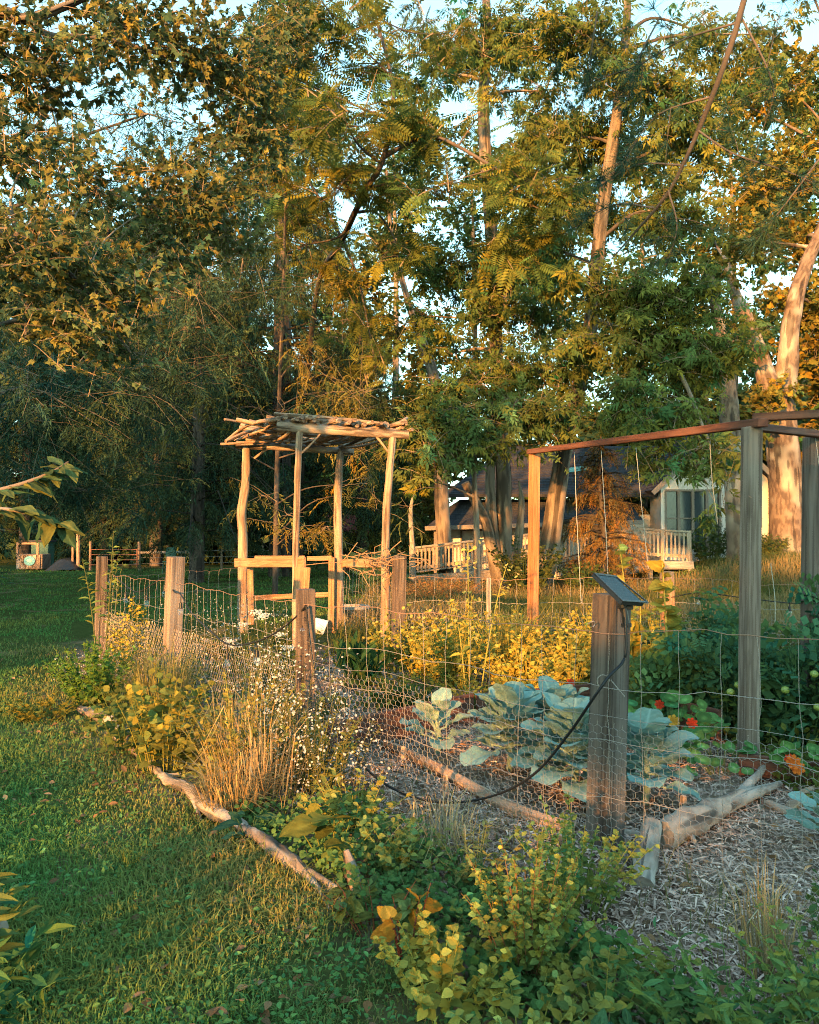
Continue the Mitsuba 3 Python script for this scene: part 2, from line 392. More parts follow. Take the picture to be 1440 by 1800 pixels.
def shingle(p, n, uv):
    r = cell_rand(p.x * 3.2 + dr.floor(p.z * 9) * .5, p.z * 9, 1)
    return mix([.035, .035, .042], [.075, .072, .078], .6 * r + .4 * fbm(p.x * 9, p.y * 9, p.z * 9, 2))
scene['mat_shingle'] = {'type': 'diffuse', 'reflectance': proc(shingle)}
def stone(p, n, uv):
    return mix([.20, .18, .155], [.36, .33, .29], fbm(p.x * 22, p.y * 22, p.z * 22, 4))
scene['mat_stone'] = {'type': 'diffuse', 'reflectance': proc(stone)}
# the log edging line in plan, garden on its right
E0, E1 = np.array([-2.74, 6.6]), np.array([-.30, 3.25])
EN = np.array([-(E1 - E0)[1], (E1 - E0)[0]]); EN = EN / np.linalg.norm(EN)      # points into the garden
def bed(x, y):
    """signed distance in metres, > 0 inside the garden"""
    return np.minimum((x - E0[0]) * EN[0] + (y - E0[1]) * EN[1], (x - E0[0]) * EM[0] + (y - E0[1]) * EM[1])
E2 = np.array([-4.1, 9.6]); EM = np.array([(E2 - E0)[1], -(E2 - E0)[0]]); EM = EM / np.linalg.norm(EM)
def ground(p, n, uv):
    d = (p.x - float(E0[0])) * float(EN[0]) + (p.y - float(E0[1])) * float(EN[1])
    d = dr.minimum(d, (p.x - float(E0[0])) * float(EM[0]) + (p.y - float(E0[1])) * float(EM[1]))
    wob = (fbm(p.x * 1.3, p.y * 1.3, 0, 3) - .5) * .7
    inside = smoothstep(-.25, .15, d + wob) * (1 - smoothstep(9.6, 11.5, p.y + wob * 2))
    f = fbm(p.x * 24, p.y * 24, 1, 4); g = fbm(p.x * 2.0, p.y * 2.0, 2, 3)
    soil = mix([.085, .055, .038], [.26, .185, .135], smoothstep(.25, .75, f))
    soil = mix(soil, [.30, .225, .165], smoothstep(.45, .7, g) * .4)
    lawn = mix([.030, .045, .014], [.075, .085, .025], f)
    lawn = mix(lawn, [.16, .115, .06], smoothstep(.58, .75, g) * .7)
    return mix(lawn, soil, inside)
scene['mat_ground'] = {'type': 'bumpmap', 'tex': proc(lambda p, n, uv: fbm(p.x * 30, p.y * 30, 0, 3), .004), 'scale': .012, 'bsdf': {'type': 'diffuse', 'reflectance': proc(ground)}}

# ================================================================== THE GROUND
def grade(lo, hi, step, far, side=1):
    near = np.arange(lo, hi + 1e-6, step)
    out, s, x = [], step, hi
    while x < far:
        s *= 1.25; x += s; out.append(x)
    return near, np.array(out)
nx, fx = grade(-9, 13, .2, 190); ny, fy = grade(-1, 14, .2, 230)
gx_ = np.concatenate([-(fx[::-1]) + 13 - 9, nx, fx]); gy_ = np.concatenate([-(fy[::-1]) + 14 - 1, ny, fy])
GX, GY = np.meshgrid(gx_, gy_)
GXY = np.stack([GX, GY, gz(GX, GY)], -1)
put('ground', sheet(GXY), 'mat_ground', True)
labels['ground'] = {'kind': 'structure', 'label': 'worn ground of lawn and bare mulched garden soil'}

# ================================================================== THE HOUSE
HX0, HX1, HY = 8.30, 12.05, 26.0
house = thing('house', 'low beige stucco cottage with dark shingle roofs standing behind the old trees', 'house')
zb = -.1
PK = (HX0 + HX1) / 2
def poly_wall(pts, y, thick):
    """a flat wall outline in the xz plane made y..y+thick"""
    n = len(pts); a = np.array([[x, y, z] for x, z in pts]); b = a + [0, thick, 0]
    v = np.vstack([a, b]); f = []
    for i in range(1, n - 1): f += [[0, i, i + 1], [n, n + i + 1, n + i]]
    for i in range(n):
        j = (i + 1) % n; f += [[i, n + i, n + j], [i, n + j, j]]
    return v, np.array(f)
def boxm(x0, x1, y0, y1, z0, z1):
    return board([(x0), (y0 + y1) / 2, (z0 + z1) / 2], [x1, (y0 + y1) / 2, (z0 + z1) / 2], z1 - z0, y1 - y0, bev=.003)
WX0, WX1, WZ0, WZ1 = 8.42, 10.28, 1.08, 3.0
part(house, 'wall', poly_wall([(HX0, zb), (WX0, zb), (WX0, 3.15), (HX0, 3.15)], HY, .2), 'mat_stucco')
part(house, 'wall', poly_wall([(WX0, zb), (WX1, zb), (WX1, WZ0), (WX0, WZ0)], HY, .2), 'mat_stucco')
part(house, 'wall', poly_wall([(WX0, WZ1), (WX1, WZ1), (WX1, 3.15), (WX0, 3.15)], HY, .2), 'mat_stucco')
SX0, SX1, SZ0, SZ1 = 11.15, 11.62, 1.75, 2.75
part(house, 'wall', poly_wall([(WX1, zb), (SX0, zb), (SX0, 3.15), (WX1, 3.15)], HY, .2), 'mat_stucco')
part(house, 'wall', poly_wall([(SX0, zb), (SX1, zb), (SX1, SZ0), (SX0, SZ0)], HY, .2), 'mat_stucco')
part(house, 'wall', poly_wall([(SX0, SZ1), (SX1, SZ1), (SX1, 3.15), (SX0, 3.15)], HY, .2), 'mat_stucco')
part(house, 'wall', poly_wall([(SX1, zb), (HX1, zb), (HX1, 3.15), (SX1, 3.15)], HY, .2), 'mat_stucco')
part(house, 'gable', poly_wall([(HX0, 3.15), (HX1, 3.15), (PK, 4.95)], HY, .2), 'mat_stucco')
part(house, 'wall', boxm(HX1 - .2, HX1, HY + .2, HY + 7, zb, 3.15), 'mat_stucco')
part(house, 'wall', boxm(HX0, HX0 + .2, HY + .2, HY + 1.2, zb, 3.15), 'mat_stucco')
def window(x0, x1, z0, z1, y, panes, sash=True):
    w = child(house, 'window'); fr = .07
    ms = [boxm(x0, x1, y - .03, y + .09, z1 - fr, z1), boxm(x0, x1, y - .05, y + .09, z0, z0 + fr)]
    e = np.linspace(x0, x1, panes + 1)
    for i, x in enumerate(e):
        c = min(max(x, x0 + fr / 2), x1 - fr / 2)
        ms.append(board([c, y + .03, z0 + fr], [c, y + .03, z1 - fr], fr * (1.3 if 0 < i < panes else 1), .115, up=(1, 0, 0)))
    put(w, join(ms), 'mat_trim')
    for i in range(panes):
        a, b = e[i] + fr * .6, e[i + 1] - fr * .6
        put(child(w, 'pane'), boxm(a, b, y + .05, y + .06, z0 + fr, z1 - fr), 'mat_glass')
        if sash: put(child(w, 'sash'), boxm(a, b, y + .02, y + .048, (z0 + z1) / 2 - .02, (z0 + z1) / 2 + .02), 'mat_trim')
window(WX0, WX1, WZ0, WZ1, HY, 4)
window(SX0, SX1, SZ0, SZ1, HY, 1)
def roof_plane(a, b, c, d, name='roof', thick=.1, courses=None):
    """shingled slope: a,b along the eave, d,c along the ridge; each course a lapped strip"""
    a, b, c, d = [np.asarray(q, float) for q in (a, b, c, d)]
    nrm = nrmz(np.cross(b - a, d - a))
    if nrm[2] < 0: nrm = -nrm
    key = child(house, name)
    base = np.array([a, b, c, d]); low = base - nrm * thick
    v = np.vstack([base, low]); f = [[0, 1, 2], [0, 2, 3], [4, 6, 5], [4, 7, 6]]
    for i in range(4):
        j = (i + 1) % 4; f += [[i, 4 + i, 4 + j], [i, 4 + j, j]]
    m = trimesh.Trimesh(v, f, process=False); trimesh.repair.fix_normals(m)
    put(key, (np.array(m.vertices), np.array(m.faces)), 'mat_shingle')
    L = np.linalg.norm(d - a); n = courses or int(L / .16); vs, fs = [], []
    for k in range(n):
        t0, t1 = k / n, (k + 1) / n
        p = [a + (d - a) * t0, b + (c - b) * t0, b + (c - b) * t1, a + (d - a) * t1]
        lo, hi = nrm * .022, nrm * .004
        q = np.array([p[0] + lo, p[1] + lo, p[2] + hi, p[3] + hi, p[0], p[1]])
        ff = np.array([[0, 1, 2], [0, 2, 3], [4, 5, 1], [4, 1, 0]])
        if np.dot(np.cross(q[1] - q[0], q[2] - q[0]), nrm) < 0: ff = ff[:, ::-1]
        vs.append(q); fs.append(ff + 6 * k)
    sk = child(key, 'shingle')
    put(sk, (np.vstack(vs), np.vstack(fs)), 'mat_shingle'); labels[sk] = {'kind': 'stuff'}
    return key
ov = .38
sl = (4.95 - 3.15) / (PK - HX0)
for s, xe in ((-1, HX0), (1, HX1)):
    xo = xe + s * ov; zo = 3.15 - ov * sl
    roof_plane([xo, HY - .35, zo + .16], [xo, HY + 7, zo + .16], [PK, HY + 7, 5.11], [PK, HY - .35, 5.11])
    part(house, 'bargeboard', board([xo, HY - .37, zo + .06], [PK, HY - .37, 5.02], .16, .035, up=(0, 0, 1)), 'mat_trim')
part(house, 'gutter', board([HX1 + ov + .05, HY - .4, 2.92], [HX1 + ov + .05, HY + 7, 2.92], .12, .11), 'mat_trim')
part(house, 'downspout', log([[HX1 + ov + .04, HY - .3, 2.86], [HX1 + .12, HY - .12, 2.6], [HX1 + .08, HY - .09, 2.3], [HX1 + .08, HY - .09, .6]], [.045, .045], 8, 14, 0), 'mat_trim', True)
# the long wing to the left: hipped main roof and a lower skirt roof under it
RX0 = 3.9
EZ = 2.35; FY = 27.2
roof_plane([1.1, 26.3, 2.85], [8.6, 26.3, 2.85], [9.6, 30.6, 4.95], [RX0, 30.6, 4.95])
roof_plane([1.1, 35, 2.85], [1.1, 26.3, 2.85], [RX0, 30.6, 4.95], [RX0, 30.7, 4.95])
roof_plane([.55, 25.6, 1.75], [7.6, 25.6, 1.95], [7.6, 27.4, 2.72], [1.75, 27.4, 2.72])
roof_plane([.55, 34, 1.75], [.55, 25.6, 1.75], [1.75, 27.4, 2.72], [1.75, 34, 2.72])
part(house, 'wall', boxm(1.2, 8.3, FY, FY + .2, -.1, 2.2), 'mat_stucco')
part(house, 'wall', boxm(1.2, 1.4, FY + .2, 34, -.1, 2.2), 'mat_stucco')
part(house, 'post', board([.85, 25.9, -.1], [.85, 25.9, 1.74], .1, .1, up=(1, 0, 0)), 'mat_trim')
part(house, 'post', board([2.9, 25.9, -.1], [2.9, 25.9, 1.8], .1, .1, up=(1, 0, 0)), 'mat_trim')
part(house, 'post', board([5.2, 25.9, -.1], [5.2, 25.9, 1.85], .1, .1, up=(1, 0, 0)), 'mat_trim')
part(house, 'eave_board', board([.5, 25.58, 1.71], [7.6, 25.58, 1.91], .14, .03), 'mat_trim')
window(1.75, 2.9, .9, 1.7, FY - .01, 2, False)
window(4.1, 5.3, .9, 1.75, FY - .01, 2, False)
dk = child(house, 'door'); put(dk, boxm(6.1, 7.0, FY - .03, FY - .002, 0, 2.0), 'mat_trim')
part(house, 'awning', board(at(985, 829, 24.9), at(1032, 823, 24.9), .14, .5), 'mat_teal')

# ------------------------------------------------------------------ deck and ramp in front of the house
deck = thing('deck', 'sunlit wooden deck and ramp with slatted railings in front of the cottage', 'deck')
def railing(p0, p1, h, n, name='railing', lean=0):
    k = child(deck, name)
    p0, p1 = np.asarray(p0, float), np.asarray(p1, float)
    up = np.array([0, 0, 1.0])
    put(k, join([board(p0 + up * h, p1 + up * h, .06, .11, bev=.008), board(p0 + up * (h - .1), p1 + up * (h - .1), .09, .035), board(p0 + up * .1, p1 + up * .1, .09, .035)]), 'mat_deck')
    d = nrmz(p1 - p0); off = np.cross(d, up) * .036
    for i in range(n):
        p = p0 + (p1 - p0) * (i + .5) / n + off * (1 if np.dot(off, [0, -1, 0]) > 0 else -1) + d * rng.uniform(-.01, .01)
        put(child(k, 'baluster'), board(p + up * .03, p + up * (h - .05 + rng.uniform(-.015, .01)), .055, .03, up=d), 'mat_deck')
    for e in (0, .5, 1.0):
        q = p0 + (p1 - p0) * e
        put(child(k, 'post'), board(q - up * .25, q + up * (h + .035), .1, .09, up=d), 'mat_deck')
a0, a1 = at(723, 1006, 23.6), at(955, 975, 26.0)
railing(a0, a1, .72, 36)
nfl = 26
for i in range(nfl):
    t0, t1 = i / nfl, (i + .93) / nfl
    q0 = a0 + (a1 - a0) * (t0 + t1) / 2
    part(deck, 'floor_board', board(q0 + [.05, .02, -.02], q0 + [.35, 1.4, -.02], np.linalg.norm(a1 - a0) / nfl * .92, .035, up=nrmz(a1 - a0)), 'mat_deck')
part(deck, 'skirt', board(at(722, 1021, 23.5), at(865, 1010, 24.9), .30, .03), 'mat_deck')
for x in (728, 790, 850, 930):
    q = at(x, 1010, 23.9 + (x - 725) * .009)
    part(deck, 'leg', board([q[0], q[1] + .15, -.15], [q[0], q[1] + .15, q[2] + .05], .12, .12, up=(1, 0, 0)), 'mat_deck')
b0, b1 = at(1117, 978, 24.5), at(1213, 984, 24.3)
railing(b0, b1, .86, 13)
railing(at(985, 985, 25.4), at(1046, 984, 25.0), .8, 9)
railing(at(1048, 984, 25.0), at(1115, 979, 24.6), .82, 10)
fl0, fl1 = at(1070, 992, 24.4), at(1219, 990, 24.2)
part(deck, 'skirt', board(fl0 + [0, -.05, -.06], fl1 + [0, -.05, -.06], .24, .04), 'mat_grey_wood')
for i in range(16):
    y = 24.5 + i * .105
    part(deck, 'floor_board', board([fl0[0], y, fl0[2] + .07], [fl1[0], y, fl0[2] + .07], .09, .03, up=(0, 1, 0)), 'mat_deck')
for x, h in ((1085, 0), (1145, 0), (1210, 0)):
    q = at(x, 1000, 24.4)
    part(deck, 'leg', board([q[0], q[1] + .1, -.1], [q[0], q[1] + .1, q[2]], .13, .13, up=(1, 0, 0)), 'mat_grey_wood')
part(deck, 'brace', board(at(1212, 998, 24.2), at(1219, 1026, 24.1), .1, .05, up=(1, 0, 0)), 'mat_grey_wood')
for i in range(3):
    q0, q1 = at(988 + 2 * i, 990 + 8 * i, 24.9 - .3 * i), at(1052 + 8 * i, 990 + 8 * i, 24.9 - .3 * i)
    part(deck, 'step', board(q0, q1, .3, .05, up=(0, 1, 0)), 'mat_deck')
part(deck, 'skirt', board(at(985, 996, 25.2), at(1075, 998, 24.7), .2, .04), 'mat_deck')

# ================================================================== GARDEN TRELLIS OF SQUARE POSTS
trellis = thing('garden_trellis', 'tall trellis of square posts and thin dark top rails hung with white strings', 'trellis')
def vpost(owner, base, top, w, mat, yaw=.5, name='post', label=None):
    base, top = np.asarray(base, float), np.asarray(top, float)
    return part(owner, name, board(base, top, w, w * .97, up=(math.cos(yaw), math.sin(yaw), 0), bev=.005), mat, label=label)
t1, t2, t3 = at(940, 798, 9.0), at(1322, 751, 5.1), at(1427, 768, 6.3)
g1, g2, g3 = gp(935, 1172), on(2.165, 5.1), on(3.16, 6.3)
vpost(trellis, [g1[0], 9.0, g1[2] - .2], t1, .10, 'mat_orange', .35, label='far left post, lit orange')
vpost(trellis, g2 - [0, 0, .2], t2, .098, 'mat_worn', .25)
vpost(trellis, g3 - [0, 0, .2], t3, .10, 'mat_post', .2)
up = np.array([0, 0, 1.0])
part(trellis, 'top_rail', board(t1 + up * .03 + [-.05, .05, 0], t2 + up * .022 + nrmz(t2 - t1) * .12, .055, .075), 'mat_stain')
part(trellis, 'top_rail', board(t2 + up * .024 + [.02, .12, 0], t3 + up * .03 + [.3, .2, 0], .05, .07), 'mat_stain')
part(trellis, 'top_rail', board(t2 + up * .07 + [.03, .05, 0], at(1560, 722, 4.75), .05, .07), 'mat_stain')
part(trellis, 'nail', log([t2 + [-.05, -.06, -.45], t2 + [-.05, -.09, -.46]], [.004, .004], 6, 4, 0), 'mat_rust_wire')
def string(px0, py0, px1, py1, D0, D1):
    p0, p1 = at(px0, py0, D0), at(px1, py1, D1)
    s = spline([p0, (p0 + p1) / 2 + [rng.uniform(-.02, .02), 0, 0], p1], 12)
    v, f = tubes(s[None], np.full((1, 12), .0028), 4)
    part(trellis, 'string', (v, f), 'mat_string', True)
for a in ((1010, 795, 1022, 1060, 8.1, 7.7), (1057, 792, 1072, 1085, 7.6, 7.4), (1118, 787, 1140, 1000, 7.0, 6.9), (1248, 775, 1262, 920, 5.8, 6.2), (1328, 765, 1336, 870, 5.2, 5.6), (1434, 770, 1446, 900, 6.2, 6.2), (1355, 990, 1362, 1120, 5.9, 5.9)):
    string(*a)

# ================================================================== RUSTIC ARBOR
arbor = thing('rustic_arbor', 'rustic arbor of barked poles roofed with a heap of crooked sunlit sticks', 'arbor')
def pole(owner, pts, r0, r1, mat='mat_pole', sides=10, name='pole', seed=0, bump=.14, knots=.12, label=None):
    return part(owner, name, log(pts, [r0, r1], sides, max(8, 5 * len(pts)), bump, seed, knots), mat, True, label=label)
DF, DN = 12.0, 10.0
def foot(px, D):
    p = at(px, 940, D); return on(p[0], D, -.2)
pole(arbor, [foot(428, DF), at(427, 960, DF), at(425, 900, DF), at(432, 850, DF), at(433, 786, DF)], .078, .062, name='post', seed=1)
pole(arbor, [foot(598, DF), at(596, 1000, DF), at(594, 900, DF), at(596, 830, DF), at(599, 794, DF)], .072, .055, name='post', seed=2)
pole(arbor, [foot(521, DN), at(520, 980, DN), at(522, 900, DN), at(524, 820, DN), at(527, 752, DN)], .045, .042, name='post', seed=3)
pole(arbor, [foot(678, DN), at(678, 1000, DN), at(680, 900, DN), at(686, 820, DN), at(691, 762, DN)], .062, .045, name='post', seed=4)
bF0, bF1 = at(416, 782, DF), at(622, 795, DF)
bN0, bN1 = at(488, 748, DN), at(719, 764, DN)
pole(arbor, [bF0, at(520, 787, DF), bF1], .062, .052, 'mat_log', 12, 'beam', 5)
pole(arbor, [bN0, at(600, 757, DN), bN1], .072, .058, 'mat_log', 12, 'beam', 6, .25, .3)
# roof sticks run from the far beam to the near beam and past both, uneven and crossing
sr = np.random.default_rng(5)
nrm_up = np.array([0, 0, 1.0])
def beam_pt(t, far):
    return (bF0 + (bF1 - bF0) * t) if far else (bN0 + (bN1 - bN0) * t)
for i in range(30):
    t = (i + .5) / 30 + sr.normal(0, .02)
    a, b = beam_pt(t + sr.normal(0, .05), 1), beam_pt(t + sr.normal(0, .06), 0)
    d = b - a
    h = .065 + sr.uniform(0, .05)
    p0, p1 = a - d * sr.uniform(.04, .2) + nrm_up * h, b + d * sr.uniform(.02, .10) + nrm_up * (h + sr.normal(0, .015))
    m = (p0 + p1) / 2 + sr.normal(0, .05, 3)
    r = sr.uniform(.018, .036)
    pole(arbor, [p0, m, p1], r * .7, r, 'mat_pole' if sr.random() < .75 else 'mat_log', 8, 'roof_stick', i + 10, .18, .1)
for i in range(18):                       # longer sticks laid across the others, poking out at the left
    y = sr.uniform(.0, 1.0); far = bF0 * (1 - y) + bN0 * y; fr = bF1 * (1 - y) + bN1 * y
    d = fr - far
    p0 = far - d * sr.uniform(-.1, .16) + nrm_up * (.10 + sr.uniform(-.03, .07)) + sr.normal(0, .06, 3)
    p1 = far + d * sr.uniform(.35, 1.0) + nrm_up * (.10 + sr.uniform(-.03, .05)) + sr.normal(0, .1, 3) * [0, 1, .2]
    r = sr.uniform(.02, .04)
    pole(arbor, [p0, (p0 + p1) / 2 + sr.normal(0, .04, 3), p1], r, r * .75, 'mat_pole', 8, 'roof_stick', i + 60, .18, .1)
for i, (x0, y0, x1, y1, D, r) in enumerate(((536, 738, 490, 752, 9.9, .045), (632, 743, 585, 760, 9.95, .03), (712, 742, 672, 760, 10.0, .04), (395, 737, 450, 752, 11.8, .02), (397, 776, 470, 748, 11.2, .03), (700, 752, 715, 735, 10.1, .03))):
    p0, p1 = at(x0, y0, D), at(x1, y1, D + .5)
    pole(arbor, [p0, (p0 + p1) / 2 + [0, 0, .02], p1], r, r * .7, 'mat_pole', 9, 'roof_stick', i + 90, .16, .1)
pole(arbor, [at(529, 797, DN), at(548, 780, DN - .02), at(571, 755, DN)], .016, .013, 'mat_pole', 7, 'brace', 101)
pole(arbor, [at(660, 765, DN), at(672, 780, DN), at(685, 798, DN)], .017, .014, 'mat_pole', 7, 'brace', 102)
pole(arbor, [at(447, 806, DF), at(460, 796, DF), at(475, 786, DF)], .02, .016, 'mat_pole', 7, 'brace', 103)
# boards along the sides and the gate frame
gate = thing('garden_gate', 'unpainted timber gate frame with wire netting under the stick arbor', 'gate')
def pboard(owner, x0, y0, D0, x1, y1, D1, w, t, mat='mat_cedar', name='rail', up=(0, 0, 1)):
    return part(owner, name, board(at(x0, y0, D0), at(x1, y1, D1), w, t, up=up), mat)
pboard(arbor, 414, 989.5, 11.55, 536, 988, 9.86, .125, .04, name='side_board')
pboard(arbor, 603, 990, 12.0, 702, 989, 9.86, .12, .04, name='side_board')
pboard(gate, 540, 982, 11.9, 583, 981, 11.9, .07, .04)
pboard(gate, 440, 1000, 11.9, 442, 1098, 11.9, .09, .045, name='stile', up=(1, 0, 0))
pboard(gate, 583, 980, 11.88, 582, 1106, 11.88, .09, .045, name='stile', up=(1, 0, 0))
pboard(gate, 448, 1051, 11.9, 578, 1045, 11.9, .075, .035)
pboard(gate, 448, 981, 11.92, 536, 981, 11.92, .07, .035)
pboard(gate, 545, 1112, 11.9, 590, 1110, 11.9, .08, .05)
part(gate, 'latch', log([at(606, 996, 11.6), at(607, 1003, 11.6)], [.02, .015], 8, 5, 0), 'mat_black', True)
fb = thing('fence_board', 'short weathered plank with slanted top standing in front of the arbor', 'plank')
def plank(key, x0, y0, x1, y1, D, w, t, mat):
    put(key, board(at(x0, y0, D), at(x1, y1, D), w, t, up=(1, 0, .05)), mat)
plank(fb, 532, 997, 528, 1054, 9.4, .19, .03, 'mat_cedar')

# ================================================================== WIRE FENCE ROUND THE GARDEN
fence = thing('wire_fence', 'woven wire garden fence on weathered square posts with chicken wire along its foot', 'fence')
FA, FB, FC, FS = np.array([-3.72, 9.5]), np.array([-2.27, 7.5]), np.array([-.69, 5.25]), np.array([.90, 3.72])
FR, FL = np.array([2.4, 2.35]), np.array([-5.0, 11.4])
def fpost(xy, top, w, mat, yaw, lean=(0, 0), name='post', label=None):
    b = on(*xy, -.25); t = np.array([xy[0] + lean[0], xy[1] + lean[1], top])
    return vpost(fence, b, t, w, mat, yaw, name, label)
fpost(FA, 1.24, .12, 'mat_post', .5, (.02, 0))
fpost(FB, 1.29, .135, 'mat_worn', .7, (.05, 0))
fpost(FC, 1.14, .115, 'mat_post', .3)
fpost(FS + [0.02, .085], 1.215, .135, 'mat_post', .62, (.055, 0), label='nearest thick dark post that carries the solar panel')
fpost(FR, 1.15, .13, 'mat_post', .5)
fpost([-.15, 9.65], 1.24, .15, 'mat_post', .2, (.03, 0))
fpost([2.95, 9.05], 1.08, .12, 'mat_cedar', .3)
fpost([.95, 9.5], .98, .05, 'mat_grey_wood', .3)
fpost([6.2, 8.2], 1.1, .12, 'mat_post', .3)
fr_ = np.random.default_rng(9)
def woven(pts, top, rows, step, r, off=.05):
    pts = np.asarray(pts, float)
    seg = np.linalg.norm(np.diff(pts, axis=0), axis=1); L = np.concatenate([[0], np.cumsum(seg)])
    def plan(s):
        s = np.asarray(s, float)
        return np.stack([np.interp(s, L, pts[:, 0]), np.interp(s, L, pts[:, 1])], -1)
    def sag(s, z):
        k = meshkit.noise(np.stack([np.asarray(s) * .7, np.asarray(z) * .9 + 0 * np.asarray(s), 0 * np.asarray(s)], -1), 4) - .5
        return k
    def P(s, z):
        xy = plan(s); k = sag(s, z)
        g = gz(xy[..., 0], xy[..., 1])
        w = .018 * np.sin(np.asarray(s) * 9.1 + z * 5)
        return np.stack([xy[..., 0] + k * .10, xy[..., 1] + k * .10, g + np.asarray(z) + k * .07 + w * .5], -1)
    s = np.arange(0, L[-1], .09)
    for z in rows:
        p = P(s, np.full(len(s), z)) ; p[:, 2] += fr_.normal(0, .004, len(s))
        mat = 'mat_rust_wire' if z == rows[-1] else 'mat_wire'
        part(fence, 'line_wire', tubes(p[None], np.full((1, len(s)), r * (1.25 if z == rows[-1] else 1)), 5), mat, True)
    st = np.arange(.05, L[-1], step) + fr_.normal(0, .012, len(np.arange(.05, L[-1], step)))
    zz = np.linspace(-.02, rows[-1], 12)
    A = []
    for q in st:
        lean = fr_.normal(0, .02)
        A.append(P(q + lean * (zz - .5) + fr_.normal(0, .004, 12), zz))
    part(fence, 'stay_wire', tubes(np.array(A), np.full((len(A), 12), r * .8), 4), 'mat_wire', True, kind='stuff')
    return P, L[-1]
def chicken(P, Lt, h, a, r, s0=0.0, key='chicken_wire', mat='mat_wire'):
    """hexagonal netting: cells a wide, rows of zigzag wires joined by short twisted uprights"""
    nx = int((Lt - s0) / a); nz = int(h / (a * .8))
    i, j = np.meshgrid(np.arange(nx), np.arange(nz), indexing='ij')
    def V(i, j, k):
        s = s0 + (i + .5 * (j % 2) + (0, .5)[k]) * a
        z = j * a * .8 + (0.0, .25 * a)[k] * 1.0
        ph = meshkit.noise(np.stack([s * 3, z * 3, 0 * s], -1), 8) - .5; ph2 = meshkit.noise(np.stack([s * 3 + 50, z * 3, 0 * s], -1), 8) - .5
        return P(s + ph * a * .9, z + ph2 * a * .9)
    lo = V(i, j, 0); hi = V(i, j, 1); nxt = V(i + 1, j, 0)
    top = V(i + (j % 2), j + 1, 0)          # the lower corner of the next row over each high corner
    seg = [np.stack([lo, hi], -2), np.stack([hi, nxt], -2), np.stack([hi, top], -2)]
    A = np.concatenate([q.reshape(-1, 2, 3) for q in seg])
    part(fence, key, tubes(A, np.full((len(A), 2), r), 3), mat, False, kind='stuff')
P1, L1 = woven([FA, FB, FC, FS, FR], 1.09, [.08, .30, .55, .80, 1.06], .165, .0017)
chicken(P1, L1, .66, .042, .00085, s0=.3)
s = np.arange(.3, L1, .09)
p = P1(s, np.full(len(s), .665)); part(fence, 'line_wire', tubes(p[None], np.full((1, len(s)), .0012), 4), 'mat_wire', True)
P2, L2 = woven([[-.15, 9.65], [.95, 9.5], [2.95, 9.05], [6.2, 8.2], [8.5, 7.6]], 1.0, [.1, .4, .7, .98], .2, .002)
chicken(P2, L2, .62, .055, .0012)
P3, L3 = woven([[-3.72, 9.5], [-3.1, 11.0], [-2.53, 12.0]], 1.0, [.1, .4, .7, .98], .2, .002)
P4, L4 = woven([[-1.05, 12.0], [-.6, 10.8], [-.15, 9.65]], 1.0, [.1, .4, .7, .98], .16, .002)
# staples that hold the top wire to the solar post
part(fence, 'staple', tubes(spline([[.83, 3.68, 1.085], [.85, 3.66, 1.10], [.862, 3.68, 1.085], [.85, 3.67, 1.07]], 12)[None], np.full((1, 12), .003), 5), 'mat_wire', True)
part(fence, 'tie_wire', tubes(np.stack([spline([[.9 + .03 * math.cos(a), 3.68, .82 + .03 * math.sin(a)] for a in np.linspace(0, 5, 6)], 14), spline([[.93, 3.66, .83], [.96, 3.64, .79], [.985, 3.63, .76]], 14)]), np.full((2, 14), .0018), 4), 'mat_wire', True)

# ------------------------------------------------------------------ solar panel and the string of garden bulbs
solar = thing('solar_panel', 'small black tilted solar panel bracketed to the top of the nearest fence post', 'solar panel')
pTL, pTR, pBR, pBL = at(1043, 1008, 3.60), at(1082, 1013, 3.76), at(1140, 1061, 3.64), at(1094, 1058, 3.46)
e1, e2 = pTR - pTL, pBL - pTL
pn = nrmz(np.cross(e2, e1));  pn = pn if pn[2] > 0 else -pn
def slab(c0, a, b, n, t):
    v = np.array([c0, c0 + a, c0 + a + b, c0 + b]); v = np.vstack([v, v - n * t])
    f = [[0, 1, 2], [0, 2, 3], [4, 6, 5], [4, 7, 6]]
    for i in range(4):
        j = (i + 1) % 4; f += [[i, 4 + i, 4 + j], [i, 4 + j, j]]
    m = trimesh.Trimesh(v, f, process=False); trimesh.repair.fix_normals(m)
    return np.array(m.vertices), np.array(m.faces)
l1, l2 = np.linalg.norm(e1), np.linalg.norm(e2); n1, n2 = e1 / l1, e2 / l2
part(solar, 'frame', join([slab(pTL, e1, e2, pn, .016)]), 'mat_frame_black')
w = .012
c0 = pTL + n1 * w + n2 * w + pn * .002; a_, b_ = e1 - n1 * 2 * w, e2 - n2 * 2 * w
cell = (np.array([c0, c0 + a_, c0 + a_ + b_, c0 + b_]), np.array([[0, 1, 2], [0, 2, 3]]), np.array([[0, 0], [1, 0], [1, 1], [0, 1.0]]))
if np.dot(np.cross(a_, b_), pn) < 0: cell = (cell[0], cell[1][:, ::-1], cell[2])
part(solar, 'cell', cell, 'mat_cell')
rim = [board(pTL + pn * .003 + n2 * w / 2, pTR + pn * .003 + n2 * w / 2, w, .006, up=n2), board(pBL + pn * .003 - n2 * w / 2, pBR + pn * .003 - n2 * w / 2, w, .006, up=n2),
       board(pTL + pn * .003 + n1 * w / 2 + n2 * w, pBL + pn * .003 + n1 * w / 2 - n2 * w, w, .006, up=n1), board(pTR + pn * .003 - n1 * w / 2 + n2 * w, pBR + pn * .003 - n1 * w / 2 - n2 * w, w, .006, up=n1)]
part(solar, 'rim', join(rim), 'mat_frame_black')
pc = (pTL + pBR) / 2 - pn * .016
